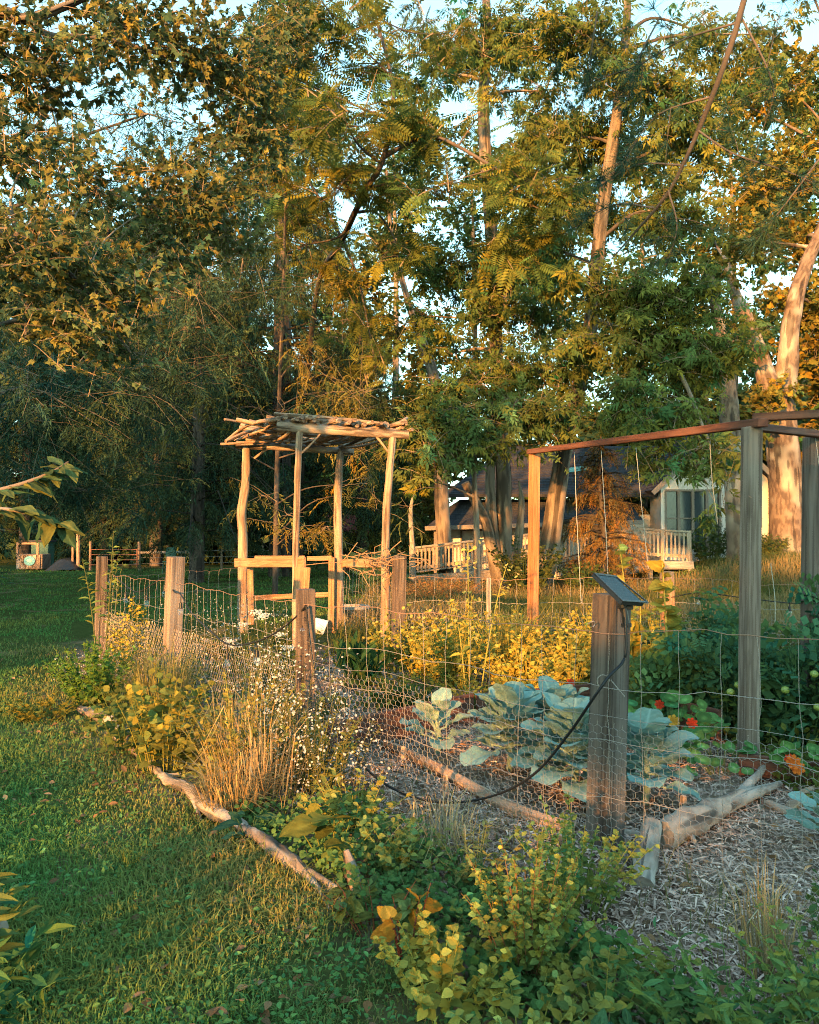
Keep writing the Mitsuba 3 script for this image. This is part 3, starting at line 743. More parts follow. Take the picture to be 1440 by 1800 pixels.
part(solar, 'bracket', join([log([pc, at(1094, 1064, 3.6), at(1097, 1075, 3.62)], [.02, .016], 10, 8, 0)[:2], log([at(1097, 1068, 3.6), at(1101, 1099, 3.6)], [.014, .017], 10, 5, 0)[:2], log([at(1101, 1096, 3.6), at(1101.5, 1102, 3.6)], [.024, .024], 12, 4, 0)[:2],
      board(at(1085, 1066, 3.62), at(1112, 1068, 3.62), .02, .03)[:2]]), 'mat_frame_black', False)
lights = thing('string_lights', 'black cable of clear garden bulbs swagged along the wire fence', 'string lights')
def bulb(p, k=1.0):
    part(lights, 'socket', log([p, p - [0, 0, .05 * k]], [.012 * k, .017 * k], 9, 5, 0), 'mat_black', True)
    b = trimesh.creation.icosphere(2, .026 * k); v = np.array(b.vertices); v[:, 2] = v[:, 2] * 1.25 + .0
    part(lights, 'bulb', (v + p - [0, 0, .076 * k], np.array(b.faces)), 'mat_bulb', True)
cab = [at(1099, 1085, 3.58), at(1101, 1140, 3.56), at(1094, 1165, 3.55), at(1070, 1190, 3.50), at(1045, 1225, 3.50), at(1000, 1290, 3.62), at(940, 1360, 3.75), at(870, 1398, 3.95), at(790, 1411, 4.15), at(720, 1399, 4.3), at(660, 1366, 4.5), at(618, 1318, 4.75), at(585, 1255, 4.95), at(556, 1190, 5.1), at(545, 1130, 5.15), at(538, 1065, 5.15)]
part(lights, 'cable', tubes(spline(cab, 90)[None], np.full((1, 90), .0065), 6), 'mat_black', True)
cab2 = [at(538, 1065, 5.15), at(520, 1085, 5.25), at(480, 1115, 5.5), at(440, 1131, 5.8), at(400, 1132, 6.2), at(365, 1105, 6.7), at(335, 1075, 7.1), at(318, 1045, 7.3), at(306, 1040, 7.4), at(290, 1016, 7.6), at(270, 1026, 8.0), at(240, 1040, 8.5), at(210, 1020, 9.0), at(190, 1000, 9.4)]
part(lights, 'cable', tubes(spline(cab2, 80)[None], np.full((1, 80), .0065), 6), 'mat_black', True)
for q, k in ((at(749, 1404, 4.2), .6), (at(400, 1134, 6.2), 1), (at(452, 1128, 5.7), 1), (at(318, 1048, 7.3), 1.1), (at(290, 1018, 7.6), 1.1), (at(258, 1036, 8.2), 1.1), (at(194, 1004, 9.3), 1.1), (at(221, 1034, 8.8), 1), (at(531, 1075, 5.2), .9)):
    part(lights, 'drop_wire', log([q, q - [0, 0, .06]], [.004, .004], 6, 4, 0), 'mat_black', True)
    bulb(q - [0, 0, .06], k)
for px, py, D in ((1229, 1046, 8.9), (1388, 1066, 8.4)):
    q = at(px, py, D); part(lights, 'drop_wire', log([q + [0, 0, .1], q], [.004, .004], 6, 4, 0), 'mat_black', True); bulb(q)
cab3 = [at(1180, 1050, 9.0), at(1230, 1042, 8.85), at(1300, 1050, 8.6), at(1388, 1060, 8.35), at(1480, 1062, 8.1)]
part(lights, 'cable', tubes(spline(cab3, 40)[None], np.full((1, 40), .006), 6), 'mat_black', True)

# ================================================================== LOGS, BOARDS, STAKES ON THE GROUND
def fallen(name, label, cat, pts, r, mat='mat_log', sides=14, seed=0, bump=.2, knots=.2, group=None, branches=()):
    k = thing(name, label, cat, group)
    part(k, 'trunk', log(pts, r, sides, len(pts) * 8, bump, seed, knots), mat, True)
    for b, br in branches: part(k, 'branch', log(b, br, 8, len(b) * 6, .2, seed + 3, .15), mat, True)
    return k
def lie(px, py, r, dz=0): return gp(px, py) + [0, 0, r * .8 + dz]
fallen('edging_log', 'pale fallen log with peeling bark along the lawn edge, farthest left', 'log', [lie(140, 1252, .05), lie(175, 1268, .06), lie(200, 1280, .06)], [.03, .042, .03], seed=1, mat='mat_drift', bump=.5)
fallen('edging_log', 'crooked birch grey log lying second along the lawn edge', 'log', [lie(195, 1275, .05), lie(215, 1300, .055), lie(245, 1325, .05), lie(262, 1340, .045)], [.05, .055, .045], 'mat_bark_pale', seed=2)
fallen('edging_log', 'long rough log with sunlit top bordering the lawn in the middle', 'log', [lie(262, 1345, .03), lie(290, 1378, .035), lie(330, 1402, .045), lie(372, 1440, .05), lie(420, 1462, .045), lie(436, 1478, .03)], [.02, .028, .034, .04, .032, .02], seed=3, bump=.6, knots=.6, mat='mat_drift',
       branches=(([lie(330, 1402, .05), lie(345, 1428, .03), lie(352, 1444, .01)], [.02, .008]), ([lie(290, 1378, .05), lie(318, 1376, .06)], [.018, .006])))
fallen('edging_log', 'splintered log end lying nearest the camera along the lawn', 'log', [lie(425, 1470, .035), lie(470, 1500, .045), lie(520, 1536, .045), lie(565, 1560, .03), lie(604, 1590, .01)], [.024, .034, .03, .02, .004], seed=4, bump=.6, knots=.6, mat='mat_drift',
       branches=(([lie(520, 1536, .06), lie(560, 1572, .03), lie(580, 1600, .01)], [.022, .004]), ([lie(545, 1550, .05), lie(590, 1572, .04), lie(612, 1580, .02)], [.02, .004]), ([lie(470, 1500, .05), lie(505, 1534, .02)], [.014, .005])))
fallen('bark_piece', 'upright curved piece of dry bark beside the log end', 'bark', [gp(632, 1572), gp(632, 1572) + [-.03, .02, .08], gp(628, 1570) + [-.05, .03, .17]], [.03, .035, .012], seed=5, bump=.4)
fallen('fallen_log', 'cut grey log at the lower left corner of the lawn', 'log', [np.array([-1.95, 3.15, .06]), np.array([-1.50, 2.87, .06])], [.07, .068], 'mat_bark_pale', seed=6)
fallen('bed_pole', 'long thin peeled pole edging the collard bed', 'pole', [lie(676, 1318, .03), lie(735, 1350, .04), lie(800, 1385, .04), lie(870, 1420, .04), lie(945, 1452, .035), lie(1015, 1470, .03)], [.028, .04, .04, .032], 'mat_pole', 10, 7)
fallen('bed_log', 'thick grey driftwood log with a forked end inside the fence corner', 'log', [lie(1165, 1500, .09), lie(1215, 1476, .10), lie(1265, 1440, .075), lie(1320, 1410, .05), lie(1372, 1382, .03)], [.06, .068, .05, .035, .018], 'mat_drift', 16, 8, .4,
       branches=(([lie(1270, 1440, .06), lie(1320, 1420, .08), lie(1368, 1390, .05)], [.035, .02]), ([lie(1290, 1420, .05), lie(1335, 1380, .1), lie(1345, 1368, .12)], [.03, .015]), ([lie(1210, 1480, .05), lie(1222, 1502, .06)], [.02, .01])))
fallen('bed_log', 'short cut log end standing tilted at the foot of the near post', 'log', [gp(1128, 1572) + [0, 0, .02], gp(1138, 1530) + [0, 0, .06], gp(1146, 1500) + [0, 0, .12]], [.047, .05, .045], 'mat_drift', 14, 9, .3)
fallen('bed_pole', 'thin pole lying behind the near post on the wood chips', 'pole', [lie(1085, 1472, .02), lie(1150, 1484, .025), lie(1180, 1480, .03)], [.022, .024], 'mat_log', 9, 10)
fallen('fallen_branch', 'weathered branch lying crosswise at the right end of the chip path', 'branch', [lie(1350, 1420, .02), lie(1395, 1440, .03), lie(1470, 1470, .03)], [.025, .03], 'mat_log', 9, 11)
fallen('fallen_branch', 'pale branch reaching past the right edge above the wood chips', 'branch', [lie(1385, 1432, .02), lie(1415, 1405, .04), lie(1460, 1385, .03)], [.03, .026], 'mat_pole', 9, 12)
fallen('fallen_branch', 'small dark branch on the chips under the tomato plants', 'branch', [lie(1195, 1228, .02), lie(1260, 1236, .03), lie(1310, 1252, .03)], [.02, .02], 'mat_log', 9, 13)
for px, py, h, lab in ((1199, 1465, .18, 'bare wooden stake in the wood chips beside the driftwood log'), (1174, 1472, .10, 'short stub stake left of the driftwood log'), (706, 1345, .1, 'small stake pinning the peeled bed pole'), (781, 1400, .1, 'small stake pinning the bed pole before the collards')):
    k = thing('stake', lab, 'stake'); g = gp(px, py)
    put(k, board(g - [0, 0, .05], g + [.01, 0, h], .028, .022, up=(1, 0, 0)), 'mat_pole')
bedf = thing('raised_bed', 'low raised bed of dark red stained boards behind the collards', 'raised bed')
part(bedf, 'side_board', board(at(575, 1285, 5.35) * [1, 1, 0] + [0, 0, .11], np.array([.50, 6.3, .12]), .24, .04), 'mat_stain')
part(bedf, 'side_board', board([.53, 6.28, .12], [1.75, 6.75, .13], .24, .04), 'mat_stain')
part(bedf, 'side_board', board([1.75, 6.70, .12], [2.25, 5.75, .12], .22, .04), 'mat_stain')
bed2 = thing('raised_bed', 'narrow red board edging at the foot of the trellis post', 'raised bed')
part(bed2, 'side_board', board([2.05, 4.95, .06], [3.3, 4.30, .06], .16, .04), 'mat_stain')
tub = thing('plastic_tub', 'small white plastic tub on its side before the arbor', 'tub')
q = gp(557, 1117); tr = trimesh.creation.revolve(np.array([[0, 0], [.085, 0], [.092, .01], [.105, .16], [.115, .165], [.112, .172], [.10, .165], [.082, .015], [0, .014]]), sections=24)
v = np.array(tr.vertices); cy, sy = math.cos(1.9), math.sin(1.9)
v = np.stack([v[:, 0] * cy + v[:, 2] * sy, v[:, 1], -v[:, 0] * sy + v[:, 2] * cy], -1) * 1.15
part(tub, 'body', (v + q + [-.05, 0, .14], np.array(tr.faces)), 'mat_white', 40)
urn = thing('stone_planter', 'small grey stone planter standing by the arbor post', 'planter')
q = at(617, 1110, 12.6); q[2] = 0
prof = np.array([[0, 0], [.2, 0], [.2, .05], [.13, .08], [.11, .14], [.2, .22], [.26, .30], [.30, .33], [.30, .37], [.25, .37], [.2, .3], [0, .28]])
tr = trimesh.creation.revolve(prof, sections=28); part(urn, 'bowl', (np.array(tr.vertices) + q, np.array(tr.faces)), 'mat_stone', 40)
stump = thing('tree_stump', 'cut round tree stump on the mulch left of the gate', 'stump')
q = on(-2.35, 9.9); part(stump, 'trunk', log([q - [0, 0, .1], q + [0, 0, .18]], [.26, .25], 18, 8, .1, 3), 'mat_pole', True)

# ================================================================== THINGS FAR OFF ACROSS THE LAWN
cart = thing('wooden_hutch', 'old wooden hutch with a round blue sign at the far left edge of the lawn', 'hutch')
q0, q1 = at(28, 1001, 33), at(74, 1001, 33); z0 = q0[2]
part(cart, 'box', board([q0[0], 33.4, z0 + .32], [q1[0], 33.4, z0 + .32], .62, .8), 'mat_worn')
for x in (q0[0] + .05, (q0[0] + q1[0]) / 2 + .35): part(cart, 'post', board([x, 33.02, z0], [x, 33.02, z0 + 1.1], .09, .09, up=(1, 0, 0)), 'mat_pole')
part(cart, 'top_rail', board([q0[0], 33.0, z0 + 1.08], [q0[0] + .85, 33.0, z0 + 1.08], .09, .05), 'mat_pole')
for i in range(6):
    x = q0[0] + .1 + i * .17
    part(cart, 'plank', board([x, 32.97, z0 + .04], [x, 32.97, z0 + .6], .155, .03, up=(1, 0, 0)), 'mat_log')
sg = trimesh.creation.cylinder(.2, .03, sections=24); v = np.array(sg.vertices)[:, [0, 2, 1]]; v[:, 0] *= 1.15
part(cart, 'sign', (v + [(q0[0] + q1[0]) / 2 + .05, 32.93, z0 + .36], np.array(sg.faces)[:, ::-1]), 'mat_sign_blue')
v2 = v * [.45, 1.0, .3]; part(cart, 'emblem', (v2 + [(q0[0] + q1[0]) / 2 + .05, 32.915, z0 + .37], np.array(sg.faces)[:, ::-1]), 'mat_cream')
shed = thing('green_shed', 'small dark green shed beside the hutch under the trees', 'shed')
part(shed, 'wall', board(at(60, 978, 35), at(90, 978, 35), 1.3, .6), 'mat_green_paint')
part(shed, 'roof', board(at(57, 951, 35), at(93, 951, 35), .08, .8), 'mat_shingle')
heap = thing('tarp_heap', 'dark tarp thrown over a low heap beside the green shed', 'tarp')
nx_, ny_ = 14, 10
U, V = np.meshgrid(np.linspace(0, 1, nx_), np.linspace(0, 1, ny_)); q = at(110, 1000, 33)
Z = .5 * np.sin(PI * U) ** .7 * np.sin(PI * V) ** .7 + .1 * meshkit.noise(np.stack([U * 7, V * 7, 0 * U], -1), 3)
put(heap, sheet(np.stack([q[0] - .6 + 1.4 * U, 32.6 + 1.2 * V, np.maximum(Z - .02, -.02)], -1)), 'mat_frame_black', True)
pen = thing('paddock_fence', 'far rail and wire paddock fence along the end of the lawn', 'fence')
for x, y0, r in ((138, 935, .09), (128, 952, .05), (159, 952, .06), (245, 952, .07), (319, 960, .05), (390, 965, .05), (462, 958, .05), (295, 958, .04)):
    q = at(x, 1000, 33); tp = at(x, y0, 33)
    part(pen, 'post', log([[q[0], 33, -.1], [tp[0], 33, tp[2]]], [r, r * .9], 9, 6, .1, x), 'mat_pole', True)
part(pen, 'rail', board(at(247, 971, 32.9), at(341, 971, 32.9), .09, .04), 'mat_grey_wood')
for z in (.3, .55, .8): part(pen, 'line_wire', tubes(spline([[at(245, 0, 33)[0], 33, z], [at(420, 0, 33)[0], 33, z + .03], [at(700, 0, 33)[0], 33.5, z]], 20)[None], np.full((1, 20), .008), 4), 'mat_wire', True)
pg = thing('tube_gate', 'rusty red tube gate hung in the paddock fence', 'gate')
for y in (966, 975, 984, 993):
    part(pg, 'bar', log([at(160, y, 32.8), at(241, y, 32.8)], [.022, .022], 8, 6, 0), 'mat_rust', True)
for x in (160, 241): part(pg, 'stile', log([at(x, 965, 32.79), at(x, 997, 32.79)], [.025, .025], 8, 5, 0), 'mat_rust', True)
chair = thing('green_chair', 'small green plastic garden seat far out on the lawn', 'chair')
q = at(299, 998, 31)
part(chair, 'back', board([q[0] - .2, 31.1, .75], [q[0] + .2, 31.1, .75], .5, .04), 'mat_green_paint')
part(chair, 'seat', board([q[0] - .22, 30.9, .45], [q[0] + .22, 30.9, .45], .04, .42), 'mat_green_paint')
for sx in (-.2, .2):
    for sy in (-.18, .18): part(chair, 'leg', log([[q[0] + sx, 30.9 + sy, 0], [q[0] + sx * .9, 30.9 + sy * .9, .44]], [.02, .02], 7, 4, 0), 'mat_green_paint', True)
rs = thing('red_shed', 'small dark red shed half hidden behind the arbor posts', 'shed')
part(rs, 'wall', board([-3.4, 34, .75], [-1.9, 34, .75], 1.6, 1.6), 'mat_red')
part(rs, 'roof', board([-3.6, 33.5, 1.95], [-1.7, 33.5, 1.95], 1.3, .08, up=(0, .8, .6)), 'mat_red')
snag = thing('dead_snag', 'bare grey dead trunk standing left of the deck', 'dead tree')
part(snag, 'trunk', log([at(727, 1030, 22), at(725, 960, 22), at(722, 900, 22), at(728, 865, 22)], [.09, .07, .03], 9, 14, .2, 3, .2), 'mat_grey_wood', True)

# ================================================================== TREES
AREA = {id(L_DIAM): .3, id(L_OVATE): .30, id(L_LITE): .28, id(L_NARROW): .15, id(L_MAPLE): .5, id(L_PALM): .62, id(L_PINN): .33, id(L_SPRAY): .28, id(L_TUFT): .3}
FILL = 2.9
def crown_leaves(blobs, tpl, size, col, r, per=9, slen=3.5, droop=.35, tilt=.5, dv=.28, hue=.2, outer=.45, thin=1.0, twig=1.0):
    """leaves on sprays through ellipsoids (centre, radii, fill); returns the leaf mesh and the twigs"""
    P, Fw, N, C, Sz, tw = [], [], [], [], [], []
    tpls = tpl if isinstance(tpl, list) else [tpl]
    for c, rad, fill in blobs:
        a = (AREA[id(tpl)] if tpl is not L_PALMS and tpl is not L_MAPLES else .48) * size * size
        n = max(2, int(FILL * thin * fill * PI * rad[0] * rad[2] / a / per))
        d = rdir(n, r); d[:, 2] = d[:, 2] * .9 + .05
        q = d * (r.random((n, 1)) ** outer)
        # uneven outline: pull some directions in
        k = .72 + .56 * meshkit.fbm(d * 1.9 + c[None] * .37, 2, 3)[:, None]
        s0 = c + q * k * rad
        out = nrmz(q * rad + [0, 0, .25] + .5 * rdir(n, r))
        L = size * slen * r.uniform(.6, 1.2, (n, 1)) * .5
        s1 = s0 + nrmz(out + [0, 0, -.35]) * L
        st = s0 - out * L
        mid = (st + s1) / 2 + np.array([0, 0, 1.0]) * L * .12
        tw.append(np.stack([st, mid, s1], 1))
        t = r.random((n, per, 1)) ** .8
        p = st[:, None] * (1 - t) ** 2 + 2 * t * (1 - t) * mid[:, None] + t * t * s1[:, None]
        fw = nrmz(.7 * out[:, None] + .75 * r.normal(size=(n, per, 3)) * [1, 1, .5] + [0, 0, -droop])
        nr = nrmz(np.array([-.1, -.3, .5]) + .6 * out[:, None] * [1, 1, .3] + tilt * r.normal(size=(n, per, 3)))
        cl = vary(n, col, dv * .8, hue, r)[:, None] * np.exp(r.normal(0, dv * .5, (n, per, 1)))
        P.append(p.reshape(-1, 3)); Fw.append(fw.reshape(-1, 3)); N.append(nr.reshape(-1, 3)); C.append(np.broadcast_to(cl, (n, per, 3)).reshape(-1, 3))
        Sz.append(size * r.uniform(.55, 1.25, n * per))
    P = np.vstack(P)
    Fw, N, Sz, C = np.vstack(Fw), np.vstack(N), np.concatenate(Sz), np.vstack(C)
    w = r.integers(0, len(tpls), len(P))
    m = join([scatter(t_, P[w == i], Fw[w == i], N[w == i], Sz[w == i], C[w == i]) for i, t_ in enumerate(tpls)])
    tw = np.vstack(tw)
    R = np.broadcast_to(np.array([.09, .06, .03]) * size * .35 * twig, (len(tw), 3))
    return m, tubes(tw, np.maximum(R, .0022), 3)
def pb(px, py, D, rx, ry, fill, depth=1.15):
    c = at(px, py, D); k = D / FPX
    return c, np.array([rx * k, min(rx, ry) * k * depth, ry * k]), fill
def make_tree(name, label, cat, trunks, blobs, tpl, size, col, bark='mat_bark', seed=0, limb_r=.05, group=None, mat='mat_leaf', limbs=True, **kw):
    r = np.random.default_rng(seed + 100)
    key = thing(name, label, cat, group)
    tp, tr = [], []
    for i, (pts, rad) in enumerate(trunks):
        part(key, 'trunk', log(pts, rad, 16 if max(rad) > .12 else 9, len(pts) * 8, .16, seed + i, .06), bark, True)
        s = spline(pts, 40); tp.append(s); tr.append(np.interp(np.linspace(0, 1, 40), np.linspace(0, 1, len(rad)), rad))
    tp = np.vstack(tp); tr = np.concatenate(tr)
    if limbs:
        for c, rad, fill in blobs:
            d = np.linalg.norm(tp - c, axis=1) + 1.5 * np.maximum(0, tp[:, 2] - c[2] + .15 * np.linalg.norm((tp - c)[:, :2], axis=1))
            i = int(np.argmin(d)); a = tp[i]; L = np.linalg.norm(c - a)
            r0 = min(tr[i] * .6, limb_r)
            m1 = a * .6 + c * .4 + r.normal(0, .07 * L, 3) + [0, 0, .08 * L]
            part(key, 'limb', log([a, m1, c], [r0, r0 * .65, r0 * .3], 7, 12, .15, seed), bark, True)
            m = 5; ends = c + rdir(m, r) * rad * .8
            mids = (c + ends) / 2 + r.normal(0, .08, (m, 3)) * rad
            cc = np.stack([np.broadcast_to(c, (m, 3)), mids, ends], 1)
            part(key, 'bough', tubes(cc, np.broadcast_to(np.array([.3, .2, .08]) * r0, (m, 3)), 5), 'mat_twig', True)
    m, tw = crown_leaves(blobs, tpl, size, col, r, **kw)
    part(key, 'crown', m, mat, False, kind='stuff')
    part(key, 'twig', tw, 'mat_twig', False, kind='stuff')
    return key
# --- maple hanging in from the left
make_tree('maple_tree', 'sunlit maple with small lobed golden leaves hanging in from the upper left', 'tree',
    [([[-5.9, 7.3, -.2], [-5.8, 7.3, 2], [-5.5, 7.4, 4.5], [-5.1, 7.6, 8]], [.26, .22, .18, .08]),
     ([[-5.6, 7.3, 4.2], at(-60, 60, 7.0), at(45, 33, 7.0), at(75, 26, 7.1), at(190, -20, 7.4)], [.09, .06, .05, .045, .02]),
     ([at(45, 33, 7.0), at(90, 62, 7.1), at(200, 70, 7.4), at(330, 115, 7.8)], [.035, .03, .02, .01]),
     ([at(-80, 420, 6.4), at(40, 420, 6.5), at(140, 500, 6.9), at(230, 620, 7.3)], [.05, .03, .02, .008])],
    [pb(60, 110, 7, 150, 90, 2.4), pb(230, 50, 7.5, 150, 70, 2.2), pb(390, 110, 8, 110, 95, 2.4), pb(50, 270, 6.5, 100, 75, 2.2), pb(170, 330, 7.5, 90, 55, 1.4), pb(330, 330, 8, 130, 85, 2.2), pb(445, 235, 8.5, 80, 100, 2.2),
     pb(55, 430, 6.5, 130, 90, 2.6), pb(190, 500, 7, 110, 70, 2.3), pb(290, 430, 8, 100, 75, 2.0), pb(210, 620, 7.5, 85, 50, 1.7), pb(390, 400, 9, 90, 70, 1.7), pb(110, 570, 6.8, 110, 60, 1.9), pb(270, 130, 9, 60, 50, .7), pb(500, 60, 9, 60, 80, 1.6)],
    L_MAPLES, .075, (.135, .145, .055), 'mat_bark', 1, .03, droop=.6, tilt=.6, slen=7, per=13, thin=.72, twig=2.0)
# --- dark broadleaf tree behind it
make_tree('dark_tree', 'dense dark evergreen with hanging sprays filling the shade behind the maple', 'tree',
    [([[-10.6, 17, -.2], [-10.4, 17, 3], [-9.8, 17, 7], [-9.0, 17, 11]], [.3, .26, .2, .08])],
    [pb(90, 190, 15.5, 190, 110, 1.6), pb(260, 200, 16, 120, 90, 1.3), pb(330, 520, 16.5, 160, 130, 2.6), pb(80, 690, 14.5, 170, 130, 3.4), pb(250, 670, 16, 150, 120, 3), pb(110, 850, 17, 190, 75, 2.6), pb(60, 420, 16, 150, 140, 3), pb(430, 440, 17, 70, 120, 1.8), pb(330, 360, 18, 150, 90, 1.8), pb(-60, 900, 15, 110, 80, 2.5)],
    L_SPRAY, .5, (.034, .062, .038), 'mat_bark_dark', 2, .06, droop=.8, tilt=.4, mat='mat_needle', thin=.75, twig=.35)
# --- conifers
def conifer(name, label, base, h, rmax, z0, col, seed, trunk_r=.2, droop=.55, size=.7, density=1.5, pw=.8, cat='conifer', group=None, gap=.45):
    r = np.random.default_rng(seed)
    key = thing(name, label, cat, group)
    base = np.asarray(base, float)
    tp = np.array([base - [0, 0, .2], base + [.05, 0, h * .35], base + [-.04, .03, h * .7], base + [0, 0, h]])
    part(key, 'trunk', log(tp, [trunk_r * 1.15, trunk_r * .85, trunk_r * .5, .02], 12, 40, .14, seed, .05), 'mat_bark_dark', True)
    S0, F0, BR = [], [], []
    z = z0
    while z < h - .3:
        k = (1 - (z - z0) / (h - z0)) ** pw
        for _ in range(5):
            a = r.uniform(0, 2 * PI); L = rmax * k * r.uniform(.6, 1.08) + .15
            d = np.array([math.cos(a), math.sin(a), 0])
            c = base + [0, 0, z + r.uniform(-.2, .2)]
            p1 = c + d * L * .5 + [0, 0, L * .06]; p2 = c + d * L - [0, 0, L * droop * r.uniform(.3, .8)]
            BR.append(np.stack([c, p1, p2]))
            n = max(3, int(L / size * 5.5 * density))
            t = r.uniform(.15, 1.0, n)[:, None]
            p = c * (1 - t) ** 2 + 2 * t * (1 - t) * p1 + t * t * p2
            side = np.array([-d[1], d[0], 0]) * r.choice([-1, 1], n)[:, None]
            S0.append(p); F0.append(nrmz(side * r.uniform(.2, 1, (n, 1)) + d * .7 + np.array([0, 0, -.75]) * r.uniform(.3, 1.6, (n, 1))))
        z += gap * r.uniform(.75, 1.25)
    p = np.vstack(S0); f = np.vstack(F0)
    n = len(p)
    cl = vary(n, col, .3, .2, r)
    m = scatter(L_SPRAY, p, f, nrmz([0, 0, 1.0] + .5 * r.normal(size=(n, 3))), size * r.uniform(.6, 1.15, n), cl)
    part(key, 'crown', m, 'mat_needle', False, kind='stuff')
    BR = np.array(BR)
    part(key, 'branch', tubes(BR, np.broadcast_to([.03, .02, .006], (len(BR), 3)), 4), 'mat_bark_dark', True, kind='stuff')
    return key
conifer('conifer_tree', 'dark drooping conifer with a bare lower trunk at the left lawn edge', on(-6.75, 25), 15, 4.0, 1.8, (.05, .072, .038), 21, .22)
conifer('conifer_tree', 'tallest dark conifer rising behind the stick arbor', on(-4.6, 28), 25, 4.8, 2.4, (.045, .07, .04), 22, .36, size=.85, density=1.7)
conifer('conifer_tree', 'dark conifer right of the tallest one, reaching over the red shed', on(-1.9, 31), 11.0, 4.0, 1.6, (.085, .105, .04), 23, .22)
conifer('conifer_tree', 'broad dark conifer at the far left behind the hutch', on(-19.5, 40), 17, 4.5, 1.5, (.055, .08, .042), 24, .28, size=1.1, density=1.1)
conifer('conifer_tree', 'dark conifer between the hutch and the bare trunked conifer', on(-12.2, 38), 19, 4.2, 1.5, (.042, .068, .038), 25, .28, size=1.1, density=1.1)
conifer('cedar_tree', 'small rusty brown cedar standing in front of the cottage deck', on(5.0, 20.5), 4.1, 1.35, .5, (.165, .10, .038), 26, .08, .1, .38, 1.5, .7, 'cedar', gap=.18)
make_tree('larch_tree', 'thin drooping tree with sunlit rusty sprays hanging through the arbor', 'tree',
    [([on(-3.15, 18.5, -.2), [-3.1, 18.4, 3], [-2.95, 18.2, 7], [-2.8, 17.8, 10.5]], [.07, .06, .04, .015])],
    [pb(575, 925, 17, 45, 22, 2.2), pb(640, 850, 17.5, 45, 25, 1.4), pb(505, 905, 17, 40, 24, .8), pb(460, 870, 17.5, 30, 25, .8), pb(290, 785, 18, 25, 25, .8), pb(400, 720, 18, 60, 20, .8), pb(650, 780, 18, 60, 40, 1.4), pb(560, 640, 18, 50, 50, 1.0), pb(640, 690, 18, 70, 40, 1.5), pb(545, 500, 18, 50, 30, 1.0), pb(720, 890, 18, 30, 26, 1.0), pb(500, 720, 17.5, 70, 30, .8)],
    L_SPRAY, .42, (.15, .125, .035), 'mat_bark_dark', 3, .02, droop=.9, tilt=.4, mat='mat_needle', twig=.4)
# --- feathery walnut in the upper middle
make_tree('walnut_tree', 'tall feathery walnut with golden pinnate leaves in the upper middle', 'tree',
    [([on(-4.2, 30, -.2), at(530, 800, 29.5), at(556, 520, 26), at(600, 425, 20), at(640, 340, 17), at(675, 275, 16), at(690, 150, 16), at(640, -40, 16)], [.17, .13, .085, .075, .065, .055, .04, .02]),
     ([at(675, 275, 16), at(760, 240, 16), at(880, 300, 15.5), at(950, 330, 15)], [.05, .04, .03, .02])],
    [pb(560, 35, 15, 110, 60, 2.6), pb(480, 120, 15, 75, 70, 2.0), pb(640, 120, 16, 70, 50, 1.0), pb(610, 220, 15, 120, 60, 1.8), pb(770, 60, 17, 60, 60, 1.3), pb(740, 220, 16, 110, 55, 2.0), pb(590, 330, 17, 110, 50, 1.3), pb(760, 330, 16, 80, 50, 1.5), pb(945, 335, 15, 80, 60, 4), pb(890, 430, 16, 80, 45, 2.2), pb(700, 430, 18, 90, 40, 1.2), pb(520, 230, 17, 80, 70, 1.2), pb(470, 330, 19, 70, 70, 1.2), pb(680, 20, 17, 70, 40, 1.3), pb(850, 200, 16, 50, 40, 1.6), pb(560, 130, 18, 90, 60, 1.5), pb(540, 430, 19, 90, 60, 1.6), pb(610, 560, 20, 80, 50, 1.4), pb(470, 240, 19, 70, 70, 1.6), pb(660, 640, 20, 60, 40, 1.4), pb(690, 320, 17, 70, 40, 1.3)],
    L_PINN, .5, (.135, .15, .035), 'mat_bark_dark', 4, .04, droop=.45, tilt=.4, per=9, slen=1.6)
# --- the old hickory before the house
HB = on(2.45, 20.3, -.25)
hick = make_tree('hickory_tree', 'old hickory with twin shaggy trunks and a broken stub before the cottage', 'tree',
    [([HB, at(885, 930, 20.2), at(886, 850, 20.1), at(880, 760, 20), at(872, 600, 20), at(864, 420, 20), at(850, 200, 20), at(856, 60, 20), at(852, -80, 20)], [.29, .215, .195, .18, .17, .16, .15, .12, .08]),
     ([HB + [-.1, -.1, 0], at(866, 930, 20), at(862, 850, 20), at(864, 780, 20), at(872, 690, 20)], [.2, .135, .125, .12, .1]),
     ([HB + [-.2, -.2, .6], at(856, 925, 19.8), at(838, 885, 19.7), at(818, 848, 19.6)], [.16, .14, .125, .11]),
     ([at(905, 1000, 19.5), at(914, 930, 19.5), at(917, 880, 19.5), at(912, 845, 19.5)], [.12, .10, .07, .02])],
    [pb(830, 60, 20, 100, 55, 2.0), pb(930, 250, 20, 55, 60, 1.8), pb(800, 470, 20, 120, 55, 1.8), pb(905, 545, 19, 100, 60, 2.5), pb(750, 555, 20, 70, 45, 1.2), pb(830, 680, 18.5, 110, 45, 2.6), pb(960, 640, 19, 80, 60, 2.0), pb(800, 620, 20.5, 60, 45, 1.2), pb(930, 470, 20, 70, 50, 2.2), pb(780, 130, 20, 60, 60, 1.2), pb(900, 120, 21, 50, 60, 1.2), pb(862, 320, 18.8, 55, 60, 1.6), pb(850, 90, 19, 45, 40, 1.6), pb(868, 520, 19, 60, 40, 1.6), pb(900, 640, 18.8, 50, 40, 1.4), pb(930, 50, 20, 80, 55, 1.4), pb(720, 100, 21, 60, 60, 1.0), pb(960, 160, 20, 60, 60, 1.4)],
    L_PALMS, .26, (.10, .13, .036), 'mat_bark', 5, .06, droop=.5, tilt=.4)
